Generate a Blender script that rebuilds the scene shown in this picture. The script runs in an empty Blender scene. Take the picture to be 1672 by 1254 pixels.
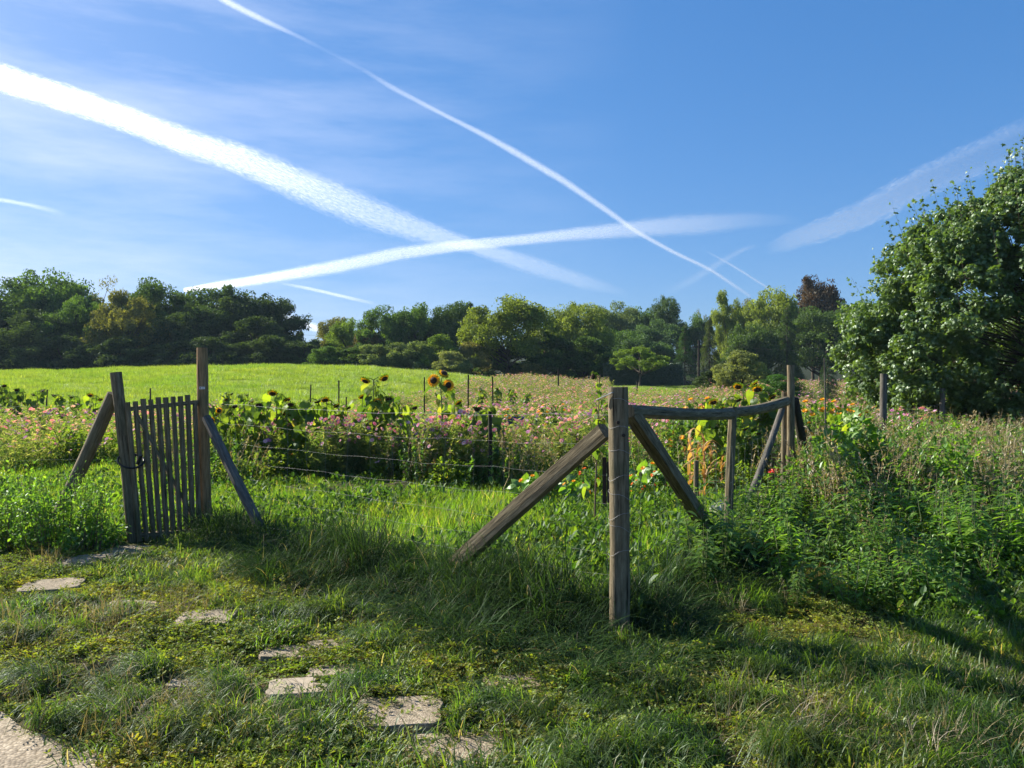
import bpy, math, random
import numpy as np
from mathutils import Vector
R=math.radians
rng=np.random.default_rng(7); random.seed(7)
SC=bpy.context.scene; COL=SC.collection
PROTO=bpy.data.collections.new('prototypes')          # never linked: only feeds the scattered ground cover
F=1256.0; CX=836.0; HY=627.0; EYE=1.6

# ---------------------------------------------------------------- helpers
def terr(x,y):
    x=np.asarray(x,float); y=np.asarray(y,float)
    yy=np.maximum(y,1.0)
    px=CX+F*np.clip(x/yy,-1.4,1.4)
    yc=np.interp(px,[-300,0,120,200,450,600,700,800,900,1000,1150,1700],[606,607,606,602,597,600,608,618,628,632,633,640])
    zc=EYE+(HY-yc)/F*65
    t=np.clip((y-24)/41,0,1); s=t*t*(3-2*t)*0.45+t*0.55
    z=zc*s
    far=np.clip(y-65,0,35)
    z=z-far*0.045*np.clip((zc-1.2)/2,0,1)
    z=z+np.clip(y-105,0,400)*0.05
    fade=np.clip((10-y)/3,0,1)
    z=z+0.02*np.sin(x*2.1+1)*np.sin(y*1.7)*np.clip((y-2.8),0,1)+0.03*np.sin(x*.9+.4*y)*np.clip((y-6)/5,0,1)+0.022*(np.sin(x*6.1+y*2.2+.5)*np.sin(y*7.3-x*2.9)+.7*np.sin(x*11.3-y*4.1)*np.sin(y*10.1+1+x*3))*np.clip((y-3.0)/.8,0,1)*np.clip((9-y)/2,0,1)
    return z
def G(px,d):
    x=(px-CX)/F*d
    return Vector((x,d,float(terr(x,d))))
def P3(px,py,d): return Vector(((px-CX)/F*d,d,EYE-(py-HY)/F*d))

def fstart(x,y): return np.interp(CX+F*np.asarray(x)/np.maximum(y,1),[-300,560,700,800,870,900],[29,30,39,50,64,200])
class MB:
    def __init__(s): s.V=[];s.Fs=[];s.M=[];s.S=[];s.A=[];s.GV=[];s.g=False;s.n=0
    def add(s,V,Fc,mat=0,smooth=False,rnd=0.5,gv=None):
        V=np.asarray(V,float); s.GV.append(V if gv is None else gv); s.g=s.g or gv is not None
        rnd=np.broadcast_to(np.asarray(rnd,float),(len(V),))
        for f in (Fc if isinstance(Fc,list) else [Fc]):
            f=np.asarray(f)
            if f.ndim==1: f=f[None]
            s.Fs.append(f+s.n); s.M.append(np.full(len(f),mat)); s.S.append(np.full(len(f),smooth))
        s.V.append(V); s.A.append(rnd); s.n+=len(V)
    def mesh(s,name,mats):
        me=bpy.data.meshes.new(name)
        V=np.concatenate(s.V); me.vertices.add(len(V)); me.vertices.foreach_set('co',V.ravel())
        loops=np.concatenate([f.ravel() for f in s.Fs]); tot=np.concatenate([np.full(len(f),f.shape[1]) for f in s.Fs])
        st=np.concatenate([[0],np.cumsum(tot)[:-1]])
        me.loops.add(len(loops)); me.loops.foreach_set('vertex_index',loops.astype(np.int32))
        me.polygons.add(len(tot)); me.polygons.foreach_set('loop_start',st.astype(np.int32)); me.polygons.foreach_set('loop_total',tot.astype(np.int32))
        for m in (mats if isinstance(mats,(list,tuple)) else [mats]): me.materials.append(m)
        me.polygons.foreach_set('material_index',np.concatenate(s.M).astype(np.int32))
        me.polygons.foreach_set('use_smooth',np.concatenate(s.S).astype(bool))
        a=me.attributes.new('rnd','FLOAT','POINT'); a.data.foreach_set('value',np.concatenate(s.A).astype(np.float32))
        if s.g:
            a=me.attributes.new('grain','FLOAT_VECTOR','POINT'); a.data.foreach_set('vector',np.concatenate(s.GV).astype(np.float32).ravel())
        me.update(calc_edges=True); me.validate()
        return me
    def obj(s,name,mats,parent=None,col=None):
        o=bpy.data.objects.new(name,s.mesh(name,mats)); (col or COL).objects.link(o)
        if parent: o.parent=parent
        return o

def tube(mb,pts,rad,n=8,mat=0,smooth=True,cap=True,wob=0.0,rnd=.5,flat=1.0,square=0.0,jit=0):
    P=np.array([tuple(p) for p in pts],float); k=len(P)
    rad=np.broadcast_to(np.asarray(rad,float),(k,))
    T=np.gradient(P,axis=0); T/=np.linalg.norm(T,axis=1)[:,None]+1e-9
    ref=np.array([0,0,1.]) if abs(T[0][2])<.9 else np.array([0,1.,0])
    V=[];GVs=[];go_=rng.random(3)*5; dl=np.concatenate([[0],np.cumsum(np.linalg.norm(np.diff(P,axis=0),axis=1))])
    ph=rng.random(4)*6
    for i in range(k):
        u=np.cross(T[i],ref); u/=np.linalg.norm(u); w=np.cross(u,T[i])
        a=np.arange(n)*2*math.pi/n+math.pi/n
        r=rad[i]*(1+wob*(np.sin(a*2+ph[0]+i*.3)*.5+np.sin(a*3+ph[1])*.3+.4*math.sin(i*1.3+ph[2])))
        if square: r=r*(1+square*(1/np.maximum(abs(np.cos(a)),abs(np.sin(a)))-1))
        V.append(P[i]+(np.cos(a)*r)[:,None]*u+(np.sin(a)*r*flat)[:,None]*w); GVs.append(np.stack([np.cos(a)*r,np.sin(a)*r,np.full(n,dl[i])],1)+go_)
    V=np.concatenate(V); a=np.arange(n); b=(a+1)%n
    Fq=np.concatenate([np.stack([i*n+a,i*n+b,(i+1)*n+b,(i+1)*n+a],1) for i in range(k-1)])
    fl=[Fq]
    if square>.6: smooth=False
    mb.add(V,fl,mat,smooth,rnd,np.concatenate(GVs))
    if cap and n>2:
        V2=np.concatenate([V[:n],V[-n:]]); mb.add(V2,[np.arange(n)[::-1][None],(np.arange(n)+n)[None]],mat,False,rnd)
def lerp(a,b,t): return a+(b-a)*t
def pole(mb,p0,p1,r0,r1,n=12,k=9,bend=0.01,**kw):
    p0=Vector(p0);p1=Vector(p1); L=(p1-p0).length
    off=Vector((random.uniform(-1,1),random.uniform(-1,1),random.uniform(-.3,.3)))*bend*L
    pts=[lerp(p0,p1,i/(k-1))+off*math.sin(math.pi*i/(k-1)) for i in range(k)]
    tube(mb,pts,np.linspace(r0,r1,k),n,**kw)

def box(mb,c,s,rot=0,mat=0,rnd=.5):
    x,y,z=[v/2 for v in s]
    V=np.array([[a*x,b*y,q*z] for a in(-1,1) for b in(-1,1) for q in(-1,1)],float)
    cr,sr=math.cos(rot),math.sin(rot)
    V=np.stack([V[:,0]*cr-V[:,1]*sr,V[:,0]*sr+V[:,1]*cr,V[:,2]],1)+np.array(c)
    mb.add(V,np.array([[0,1,3,2],[4,6,7,5],[0,4,5,1],[2,3,7,6],[0,2,6,4],[1,5,7,3]]),mat,False,rnd)

def nz(v): return v/(np.linalg.norm(v,axis=-1,keepdims=True)+1e-9)
def scatter(mb,T,TF,pos,fwd,up,size,mat=0,rnd=.5,smooth=False):
    """place the leaf template T (x across, y along, z out) at every pos"""
    pos=np.asarray(pos,float); N=len(pos)
    if N==0: return
    f=nz(np.broadcast_to(fwd,(N,3)).astype(float)); r=nz(np.cross(f,np.broadcast_to(up,(N,3)))); u=np.cross(r,f)
    size=np.broadcast_to(np.asarray(size,float),(N,))
    V=(T[None,:,0,None]*r[:,None]+T[None,:,1,None]*f[:,None]+T[None,:,2,None]*u[:,None])*size[:,None,None]+pos[:,None]
    k=len(T); off=(np.arange(N)*k)[:,None,None]
    fl=[]
    for f_ in (TF if isinstance(TF,list) else [TF]):
        fl.append((f_[None]+off).reshape(-1,f_.shape[1]))
    rr=np.repeat(np.broadcast_to(np.asarray(rnd,float),(N,)),k)
    mb.add(V.reshape(-1,3),fl,mat,smooth,rr)
def randdir(n): return nz(rng.normal(size=(n,3)))
# leaf templates
LEAF=np.array([[0,0,0],[-.3,.45,.08],[0,1,-.08],[.3,.45,.08]]); LEAFF=np.array([[0,1,2],[0,2,3]])
OVAL=np.array([[0,0,0],[-.26,.3,.05],[-.24,.7,.03],[0,1,-.08],[.24,.7,.03],[.26,.3,.05]]); OVALF=np.array([[0,1,2,3],[0,3,4,5]])
LANCE=np.array([[0,0,0],[-.17,.18,.05],[-.21,.36,.05],[-.12,.7,-.03],[0,1,-.22],[.12,.7,-.03],[.21,.36,.05],[.17,.18,.05],[0,.4,0]])
LANCEF=np.array([[0,8,2,1],[8,4,3,2],[0,7,6,8],[8,6,5,4]])
def palm():
    a=[(0,0),(-.18,.12),(-.5,.08),(-.34,.3),(-.55,.55),(-.25,.55),(-.18,.68),(0,1),(.18,.68),(.25,.55),(.55,.55),(.34,.3),(.5,.08),(.18,.12)]
    V=np.array([[x,y,-.25*abs(x)-.15*y*y] for x,y in a]+[[0,.35,.02]]); n=len(a)
    return V,np.array([[n,i,(i+1)%n] for i in range(n)])
PALM,PALMF=palm()
HEART=np.array([[0,.06,0],[-.2,-.04,.02],[-.42,.16,.02],[-.4,.42,0],[-.2,.74,-.08],[0,1,-.22],[.2,.74,-.08],[.4,.42,0],[.42,.16,.02],[.2,-.04,.02],[0,.42,.06]])
HEARTF=np.array([[10,i,i+1] for i in range(0,9)]+[[10,9,0]])

def blades(mb,n,spread,l0,l1,w,arch=.6,dirb=None,mat=0,dry=.06,seg=3,lean=.35,pos=None,flop=0):
    """n grass blades, each a narrow bent tapering strip"""
    a=rng.random(n)*2*math.pi; rr=spread*np.sqrt(rng.random(n))
    p=np.stack([np.cos(a)*rr,np.sin(a)*rr,np.zeros(n)],1) if pos is None else pos
    az=a+rng.normal(size=n)*.9
    if dirb is not None: az=dirb+rng.normal(size=n)*.55
    L=rng.uniform(l0,l1,n); h=np.stack([np.cos(az),np.sin(az),np.zeros(n)],1); s=np.stack([-np.sin(az),np.cos(az),np.zeros(n)],1)
    ln=np.abs(rng.normal(size=n))*lean; ar=arch*rng.uniform(.4,1.5,n)
    W=w*rng.uniform(.6,1.3,n)
    V=[];cur=p.copy();ang=ln.copy()
    for i in range(seg+1):
        t=i/seg; ww=W*(1-t**1.7)*.5+.0004
        V.append(cur-s*ww[:,None]); V.append(cur+s*ww[:,None])
        cur=cur+(np.sin(ang)[:,None]*h+np.cos(ang)[:,None]*np.array([0,0,1.]))*(L/seg)[:,None]
        ang=np.minimum(ang+ar*(.5+t),2.3+flop)
    V=np.stack(V,1); k=2*(seg+1); off=(np.arange(n)*k)[:,None,None]
    Fb=np.array([[2*i,2*i+1,2*i+3,2*i+2] for i in range(seg)])
    r=rng.random(n)*.8; r[rng.random(n)<dry]=rng.uniform(.92,1)
    mb.add(V.reshape(-1,3),(Fb[None]+off).reshape(-1,4),mat,True,np.repeat(r,k))

# ---------------------------------------------------------------- materials
def newmat(name):
    m=bpy.data.materials.new(name); m.use_nodes=True; nt=m.node_tree; nt.nodes.clear()
    return m,nt,nt.nodes.new('ShaderNodeOutputMaterial')
def N(nt,t,**kw):
    n=nt.nodes.new(t)
    for k,v in kw.items(): setattr(n,k,v)
    return n
def L(nt,a,b): nt.links.new(a,b)
def ramp(nt,fac,stops,interp='LINEAR'):
    r=N(nt,'ShaderNodeValToRGB'); e=r.color_ramp.elements; r.color_ramp.interpolation=interp
    while len(e)<len(stops): e.new(.5)
    for el,(p,c) in zip(e,stops): el.position=p; el.color=(*c,1)
    if fac is not None: L(nt,fac,r.inputs[0])
    return r.outputs[0]
def mixc(nt,f,a,b,mode='MIX'):
    m=N(nt,'ShaderNodeMix',data_type='RGBA',blend_type=mode)
    for i,v in ((0,f),(6,a),(7,b)):
        if hasattr(v,'default_value') or hasattr(v,'is_linked'): L(nt,v,m.inputs[i])
        else: m.inputs[i].default_value=v if i==0 else (*v,1)
    return m.outputs[2]
def noise(nt,scale,detail=4,vec=None,rough=.6):
    n=N(nt,'ShaderNodeTexNoise'); n.inputs['Scale'].default_value=scale; n.inputs['Detail'].default_value=detail; n.inputs['Roughness'].default_value=rough
    if vec is not None: L(nt,vec,n.inputs['Vector'])
    return n.outputs[0]
def mth(nt,op,a,b=None,clamp=False):
    m=N(nt,'ShaderNodeMath',operation=op,use_clamp=clamp)
    for i,v in enumerate((a,b)):
        if v is None: continue
        if isinstance(v,(int,float)): m.inputs[i].default_value=v
        else: L(nt,v,m.inputs[i])
    return m.outputs[0]
def leaf_shader(nt,out,col,trans=.45,gloss=.08,rough=.45,tcol=None):
    d=N(nt,'ShaderNodeBsdfDiffuse'); t=N(nt,'ShaderNodeBsdfTranslucent'); g=N(nt,'ShaderNodeBsdfGlossy'); g.inputs['Roughness'].default_value=rough
    g.inputs['Color'].default_value=(.8,.9,.85,1)
    L(nt,col,d.inputs[0])
    if tcol is None:
        tcol=mixc(nt,1.0,col,(1.5,1.5,.6),'MULTIPLY')
    L(nt,tcol,t.inputs[0])
    m=N(nt,'ShaderNodeMixShader'); m.inputs[0].default_value=trans; L(nt,d.outputs[0],m.inputs[1]); L(nt,t.outputs[0],m.inputs[2])
    m2=N(nt,'ShaderNodeMixShader'); m2.inputs[0].default_value=gloss; L(nt,m.outputs[0],m2.inputs[1]); L(nt,g.outputs[0],m2.inputs[2])
    L(nt,m2.outputs[0],out.inputs[0])
def leafmat(name,stops,trans=.45,gloss=.08,rough=.45,inst=.35,objcol=False):
    m,nt,out=newmat(name)
    a=N(nt,'ShaderNodeAttribute',attribute_name='rnd'); oi=N(nt,'ShaderNodeObjectInfo')
    c=ramp(nt,a.outputs['Fac'],stops)
    if objcol: c=mixc(nt,1.0,c,oi.outputs['Color'],'MULTIPLY')
    if inst:
        k=N(nt,'ShaderNodeMapRange'); L(nt,oi.outputs['Random'],k.inputs[0]); k.inputs[3].default_value=1-inst; k.inputs[4].default_value=1+inst
        cc=N(nt,'ShaderNodeCombineColor'); L(nt,k.outputs[0],cc.inputs[0]); L(nt,k.outputs[0],cc.inputs[1]); cc.inputs[2].default_value=1
        c=mixc(nt,1.0,c,cc.outputs[0],'MULTIPLY')
    if name in('grass_blade','creeping_weed_leaf','garden_grass_blade','field_grass_blade'):
        ge=N(nt,'ShaderNodeNewGeometry'); pn=noise(nt,.22 if name[0]=='f' else 1.1,5,ge.outputs['Position'],.65)
        c=mixc(nt,1.0,c,ramp(nt,pn,[(.38,(.72,.86,.9)),(.5,(1,1,1)),(.64,(1.28,1.05,.97))] if name[0]!='f' else [(.35,(.8,.92,.8)),(.65,(1.15,1.02,1.2))]),'MULTIPLY')
    leaf_shader(nt,out,c,trans,gloss,rough)
    return m
def plain(name,col,rough=.7,metal=0,bump=0,bs=30,var=.3,spec=.3):
    m,nt,out=newmat(name); b=N(nt,'ShaderNodeBsdfPrincipled'); L(nt,b.outputs[0],out.inputs[0])
    tc=N(nt,'ShaderNodeTexCoord'); f=noise(nt,bs,5,tc.outputs['Object'])
    c=ramp(nt,f,[(.3,tuple(v*(1-var) for v in col)),(.7,tuple(min(1,v*(1+var)) for v in col))])
    L(nt,c,b.inputs['Base Color']); b.inputs['Roughness'].default_value=rough; b.inputs['Metallic'].default_value=metal
    b.inputs['Specular IOR Level'].default_value=spec
    if bump:
        bp=N(nt,'ShaderNodeBump'); bp.inputs['Strength'].default_value=bump; bp.inputs['Distance'].default_value=.01; L(nt,f,bp.inputs['Height']); L(nt,bp.outputs[0],b.inputs['Normal'])
    return m
def woodmat(name,c0,c1,c2,grain=(9,9,.9)):
    m,nt,out=newmat(name); b=N(nt,'ShaderNodeBsdfPrincipled'); L(nt,b.outputs[0],out.inputs[0])
    tc=N(nt,'ShaderNodeAttribute',attribute_name='grain'); mp=N(nt,'ShaderNodeMapping'); mp.inputs['Scale'].default_value=grain; L(nt,tc.outputs['Vector'],mp.inputs[0])
    n1=noise(nt,6,8,mp.outputs[0],.7); n2=noise(nt,3,3,tc.outputs['Vector']); mp2=N(nt,'ShaderNodeMapping'); mp2.inputs['Scale'].default_value=(grain[0]*2.2,grain[1]*2.2,grain[2]*.6); L(nt,tc.outputs['Vector'],mp2.inputs[0])
    n3=noise(nt,4,2,mp2.outputs[0])
    c=ramp(nt,n1,[(.3,c0),(.5,c1),(.72,c2)])
    crack=ramp(nt,n3,[(.0,(0,0,0)),(.30,(.0,.0,.0)),(.37,(1,1,1)),(1,(1,1,1))])
    c=mixc(nt,1.0,c,mixc(nt,.85,(1,1,1),crack),'MULTIPLY')
    moss=ramp(nt,n2,[(.5,(0,0,0)),(.75,(1,1,1))]); c=mixc(nt,mth(nt,'MULTIPLY',moss,.45),c,(.07,.085,.04))
    L(nt,c,b.inputs['Base Color']); b.inputs['Roughness'].default_value=.9; b.inputs['Specular IOR Level'].default_value=.15
    bp=N(nt,'ShaderNodeBump'); bp.inputs['Strength'].default_value=.9; bp.inputs['Distance'].default_value=.008
    L(nt,mth(nt,'ADD',n1,mth(nt,'MULTIPLY',crack,.8)),bp.inputs['Height']); L(nt,bp.outputs[0],b.inputs['Normal'])
    return m
M={}
M['wood']=woodmat('weathered_wood',(.058,.047,.029),(.15,.122,.075),(.28,.238,.155))
M['woodgrey']=woodmat('grey_wood',(.05,.045,.038),(.11,.1,.085),(.21,.19,.16))
M['woodnew']=woodmat('brown_wood',(.14,.088,.042),(.28,.175,.085),(.4,.26,.14))
M['wooddark']=woodmat('dark_wood',(.015,.012,.01),(.035,.028,.022),(.06,.05,.04))
M['bark']=plain('bark',(.07,.055,.04),.95,0,.6,12,.4)
M['wire']=plain('galvanised_wire',(.3,.3,.3),.6,.2,0,20,.1)
M['metal']=plain('metal_plate',(.5,.5,.48),.4,.8,0,20,.2)
M['black']=plain('black_plastic',(.012,.012,.013),.4,0,0,20,.1)
M['white']=plain('white_plastic',(.7,.7,.68),.5,0,0,20,.1)
M['bluep']=plain('blue_plastic',(.02,.04,.22),.4)
M['redp']=plain('red_plastic',(.6,.03,.015),.4)
GR=[(0,(.045,.095,.014)),(.4,(.08,.15,.022)),(.8,(.14,.2,.035)),(.9,(.15,.17,.05)),(.93,(.26,.21,.11)),(1,(.36,.3,.18))]
M['grass']=leafmat('grass_blade',GR,.68,.035,.5)
M['tall']=leafmat('tall_grass_blade',[(0,(.016,.038,.012)),(.5,(.032,.07,.02)),(.95,(.07,.12,.03)),(.96,(.14,.12,.07)),(1,(.3,.26,.17))],.4,.012,.5)  # shade of the fence-side band is put into these darker greens
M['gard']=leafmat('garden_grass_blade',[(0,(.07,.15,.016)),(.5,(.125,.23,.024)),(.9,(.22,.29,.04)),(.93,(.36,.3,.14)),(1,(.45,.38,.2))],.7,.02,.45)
M['field']=leafmat('field_grass_blade',[(0,(.13,.21,.02)),(.5,(.19,.27,.03)),(.9,(.25,.31,.05)),(1,(.322,.38,.12))],.55,.06,.5,inst=.15)
M['weed']=leafmat('creeping_weed_leaf',[(0,(.10,.15,.018)),(.4,(.15,.2,.027)),(.8,(.22,.245,.04)),(.92,(.26,.19,.07)),(1,(.3,.21,.1))],.45,.025,.55)
M['broad']=leafmat('broad_weed_leaf',[(0,(.035,.085,.015)),(.6,(.065,.135,.022)),(1,(.14,.21,.03))],.5,.02,.5)
M['straw']=leafmat('dry_straw',[(0,(.2,.15,.08)),(.6,(.33,.26,.15)),(1,(.48,.4,.26))],.3,.05,.6,inst=.2)
M['nettle']=leafmat('nettle_leaf',[(0,(.055,.13,.024)),(.6,(.11,.22,.035)),(1,(.2,.31,.05))],.55,.04,.42,inst=.25)
M['stem']=leafmat('green_stem',[(0,(.07,.1,.03)),(1,(.14,.16,.05))],.2,.08,.5)
M['brownstem']=leafmat('brown_stem',[(0,(.09,.055,.03)),(1,(.2,.13,.07))],.15,.05,.6)
M['crown']=leafmat('tree_leaf',[(0,(.9,.95,.65)),(.5,(1.7,1.65,1.0)),(.85,(2.8,2.6,1.3)),(1,(3,2.4,1.1))],.42,.02,.5,inst=0,objcol=True)
M['maple']=leafmat('maple_leaf',[(0,(.055,.105,.028)),(.6,(.105,.175,.045)),(.93,(.17,.24,.06)),(1,(.18,.1,.03))],.45,.05,.42,inst=0)
M['sunleaf']=leafmat('sunflower_leaf',[(0,(.07,.13,.02)),(.5,(.13,.2,.025)),(.93,(.19,.26,.03)),(1,(.3,.26,.05))],.6,.02,.45,inst=.2)
M['petal']=leafmat('yellow_petal',[(0,(.75,.36,.01)),(1,(.85,.5,.02))],.4,.03,.5,inst=.1)
M['disc']=plain('seed_disc',(.05,.025,.012),.9,0,.8,90,.6)
M['cfol']=leafmat('feathery_leaf',[(0,(.09,.16,.035)),(.5,(.17,.24,.065)),(1,(.34,.33,.15))],.65,.05,.5,inst=.2)
M['pink']=leafmat('pink_petal',[(0,(.62,.16,.44)),(.5,(.74,.34,.6)),(1,(.78,.55,.7))],.4,.03,.5,inst=0)
M['orange']=leafmat('orange_petal',[(0,(.75,.13,.01)),(1,(.8,.28,.02))],.4,.03,.5,inst=0)
M['corn']=leafmat('dry_corn_leaf',[(0,(.3,.15,.06)),(.6,(.48,.28,.12)),(1,(.55,.38,.2))],.45,.05,.5,inst=.1)
M['squash']=leafmat('squash_leaf',[(0,(.09,.19,.02)),(.7,(.15,.28,.03)),(1,(.3,.36,.04))],.55,.06,.5,inst=.1)
M['hedge']=leafmat('hedge_leaf',[(0,(.02,.04,.012)),(1,(.045,.075,.02))],.3,.07,.5,inst=0)

# ground
def ground_mat():
    m,nt,out=newmat('ground_soil'); b=N(nt,'ShaderNodeBsdfPrincipled'); L(nt,b.outputs[0],out.inputs[0])
    ge=N(nt,'ShaderNodeNewGeometry'); P=ge.outputs['Position']
    n1=noise(nt,1.3,6,P); n2=noise(nt,28,6,P,.7); n3=noise(nt,.25,3,P)
    soil=ramp(nt,n2,[(.3,(.045,.034,.02)),(.55,(.11,.085,.05)),(.75,(.2,.16,.1))])
    grn=ramp(nt,n2,[(.3,(.03,.05,.012)),(.7,(.08,.10,.025))])
    near=mixc(nt,ramp(nt,n1,[(.42,(0,0,0)),(.6,(1,1,1))]),soil,grn)
    a=N(nt,'ShaderNodeAttribute',attribute_name='zone')
    fld=ramp(nt,noise(nt,.5,7,P),[(.3,(.13,.2,.022)),(.7,(.22,.28,.04))])
    sx=N(nt,'ShaderNodeSeparateXYZ'); L(nt,P,sx.inputs[0]); mk=N(nt,'ShaderNodeMapRange',clamp=True); L(nt,sx.outputs[1],mk.inputs[0]); mk.inputs[1].default_value=14; mk.inputs[2].default_value=24
    mead=ramp(nt,noise(nt,1.1,6,P),[(.3,(.10,.125,.05)),(.55,(.17,.17,.09)),(.75,(.25,.2,.155))])
    c=mixc(nt,a.outputs['Fac'],mixc(nt,mk.outputs[0],near,mead),fld)
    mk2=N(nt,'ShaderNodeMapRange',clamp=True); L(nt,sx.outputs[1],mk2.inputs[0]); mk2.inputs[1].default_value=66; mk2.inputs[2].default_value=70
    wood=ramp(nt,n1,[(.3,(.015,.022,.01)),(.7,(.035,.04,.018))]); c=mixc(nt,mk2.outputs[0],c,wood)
    L(nt,c,b.inputs['Base Color']); b.inputs['Roughness'].default_value=1; b.inputs['Specular IOR Level'].default_value=.05
    bp=N(nt,'ShaderNodeBump'); bp.inputs['Strength'].default_value=.8; bp.inputs['Distance'].default_value=.02; L(nt,n2,bp.inputs['Height']); L(nt,bp.outputs[0],b.inputs['Normal'])
    return m
def aggregate(name,c0,c1,sc=160,path=False):
    m,nt,out=newmat(name); b=N(nt,'ShaderNodeBsdfPrincipled'); L(nt,b.outputs[0],out.inputs[0])
    ge=N(nt,'ShaderNodeNewGeometry'); P=ge.outputs['Position']
    v=N(nt,'ShaderNodeTexVoronoi'); v.inputs['Scale'].default_value=sc; L(nt,P,v.inputs[0])
    n=noise(nt,5,5,P)
    c=mixc(nt,1.0,ramp(nt,v.outputs['Color'],[(.2,c0),(.8,c1)]),ramp(nt,n,[(.3,(.6,.58,.55)),(.7,(1,1,1))]),'MULTIPLY')
    ms=noise(nt,9,6,P,.7); c=mixc(nt,mth(nt,'MULTIPLY',ramp(nt,ms,[(.5,(0,0,0)),(.62,(1,1,1))]),.55 if not path else .2),c,(.11,.1,.05))
    edge=ramp(nt,v.outputs['Distance'],[(.35,(1,1,1)),(.8,(.6,.57,.52))]); c=mixc(nt,1.0,c,edge,'MULTIPLY')
    L(nt,c,b.inputs['Base Color']); b.inputs['Roughness'].default_value=.85; b.inputs['Specular IOR Level'].default_value=.25
    bp=N(nt,'ShaderNodeBump'); bp.inputs['Strength'].default_value=.7; bp.inputs['Distance'].default_value=.004; bp.invert=True; L(nt,v.outputs['Distance'],bp.inputs['Height']); L(nt,bp.outputs[0],b.inputs['Normal'])
    return m

# ---------------------------------------------------------------- tagging
def tag(o,label=None,cat=None,group=None,kind=None):
    if label: o['label']=label
    if cat: o['category']=cat
    if group: o['group']=group
    if kind: o['kind']=kind
    return o
def thing(name,label,cat,loc=(0,0,0),group=None,rz=0,sc=None):
    o=bpy.data.objects.new(name,None); COL.objects.link(o); o.location=loc; o.rotation_euler=(0,0,rz); o.empty_display_size=.1
    if sc is not None: o.scale=sc
    return tag(o,label,cat,group)
def copytree(o,parent=None):
    c=o.copy(); COL.objects.link(c)
    if parent: c.parent=parent
    for ch in list(o.children): copytree(ch,c)
    return c
def localize(o,loc):   # parts were modelled in world space: move the thing's origin to its base
    o.location=loc
    for ch in o.children: ch.location=-Vector(loc)

# ---------------------------------------------------------------- camera, light, sky
cam=bpy.data.cameras.new('camera'); co=bpy.data.objects.new('camera',cam); COL.objects.link(co); SC.camera=co
co.location=(0,0,EYE); co.rotation_euler=(R(90),0,0); cam.sensor_width=36; cam.lens=36*F/1672; cam.clip_end=20000; cam.clip_start=.05
SUNAZ=R(-60); SUNEL=R(30)
sd=Vector((math.sin(SUNAZ)*math.cos(SUNEL),math.cos(SUNAZ)*math.cos(SUNEL),math.sin(SUNEL)))
sl=bpy.data.lights.new('sun','SUN'); sl.energy=5.0; sl.angle=R(.55); sl.color=(1,.93,.8); so=bpy.data.objects.new('sun',sl); COL.objects.link(so)
so.rotation_euler=sd.to_track_quat('Z','Y').to_euler(); so.location=(-20,20,30)
W=bpy.data.worlds.new('World'); SC.world=W; W.use_nodes=True; nt=W.node_tree; nt.nodes.clear()
wo=N(nt,'ShaderNodeOutputWorld'); bg=N(nt,'ShaderNodeBackground'); L(nt,bg.outputs[0],wo.inputs[0]); bg.inputs[1].default_value=.12
sk=N(nt,'ShaderNodeTexSky',sky_type='NISHITA'); sk.sun_disc=False; sk.sun_elevation=SUNEL; sk.sun_rotation=SUNAZ; sk.air_density=1.0; sk.dust_density=1.0; sk.ozone_density=3.0; sk.altitude=100
tc=N(nt,'ShaderNodeTexCoord')
hs=N(nt,'ShaderNodeHueSaturation'); hs.inputs['Saturation'].default_value=1.25; L(nt,sk.outputs[0],hs.inputs['Color'])
# thin cirrus veil: noise in direction space, thicker low; whitened towards the sun to paint in its glare
mp=N(nt,'ShaderNodeMapping'); mp.inputs['Scale'].default_value=(1.2,1.2,7); mp.inputs['Rotation'].default_value=(.12,.1,0); L(nt,tc.outputs['Generated'],mp.inputs[0])
cn=noise(nt,2.2,8,mp.outputs[0],.62)
sx=N(nt,'ShaderNodeSeparateXYZ'); L(nt,tc.outputs['Generated'],sx.inputs[0])
k1=N(nt,'ShaderNodeMapRange',clamp=True); L(nt,sx.outputs[0],k1.inputs[0]); k1.inputs[1].default_value=.15; k1.inputs[2].default_value=-.55; k1.inputs[3].default_value=.0; k1.inputs[4].default_value=1
cm=ramp(nt,cn,[(.40,(0,0,0)),(.78,(1,1,1))])
cf=mth(nt,'MULTIPLY',mth(nt,'MULTIPLY',cm,k1.outputs[0]),.62)
sc_=N(nt,'ShaderNodeSeparateColor'); L(nt,hs.outputs[0],sc_.inputs[0]); cc_=N(nt,'ShaderNodeCombineColor')
for i,(a_,g_) in enumerate(((.42,.72),(.685,.60),(1.13,.54))):
    L(nt,mth(nt,'MULTIPLY',mth(nt,'POWER',sc_.outputs[i],g_),a_),cc_.inputs[i])
skc=mixc(nt,cf,cc_.outputs[0],(3.3,3.6,4.4))
L(nt,skc,bg.inputs[0])
vs=SC.view_settings; vs.view_transform='Standard'; vs.look='None'; vs.exposure=1.3; vs.gamma=1; vs.use_curve_mapping=False
cy=SC.cycles; cy.max_bounces=7; cy.diffuse_bounces=3; cy.glossy_bounces=2; cy.transmission_bounces=5; cy.transparent_max_bounces=12; cy.caustics_reflective=False; cy.caustics_refractive=False; cy.sample_clamp_indirect=6

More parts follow.
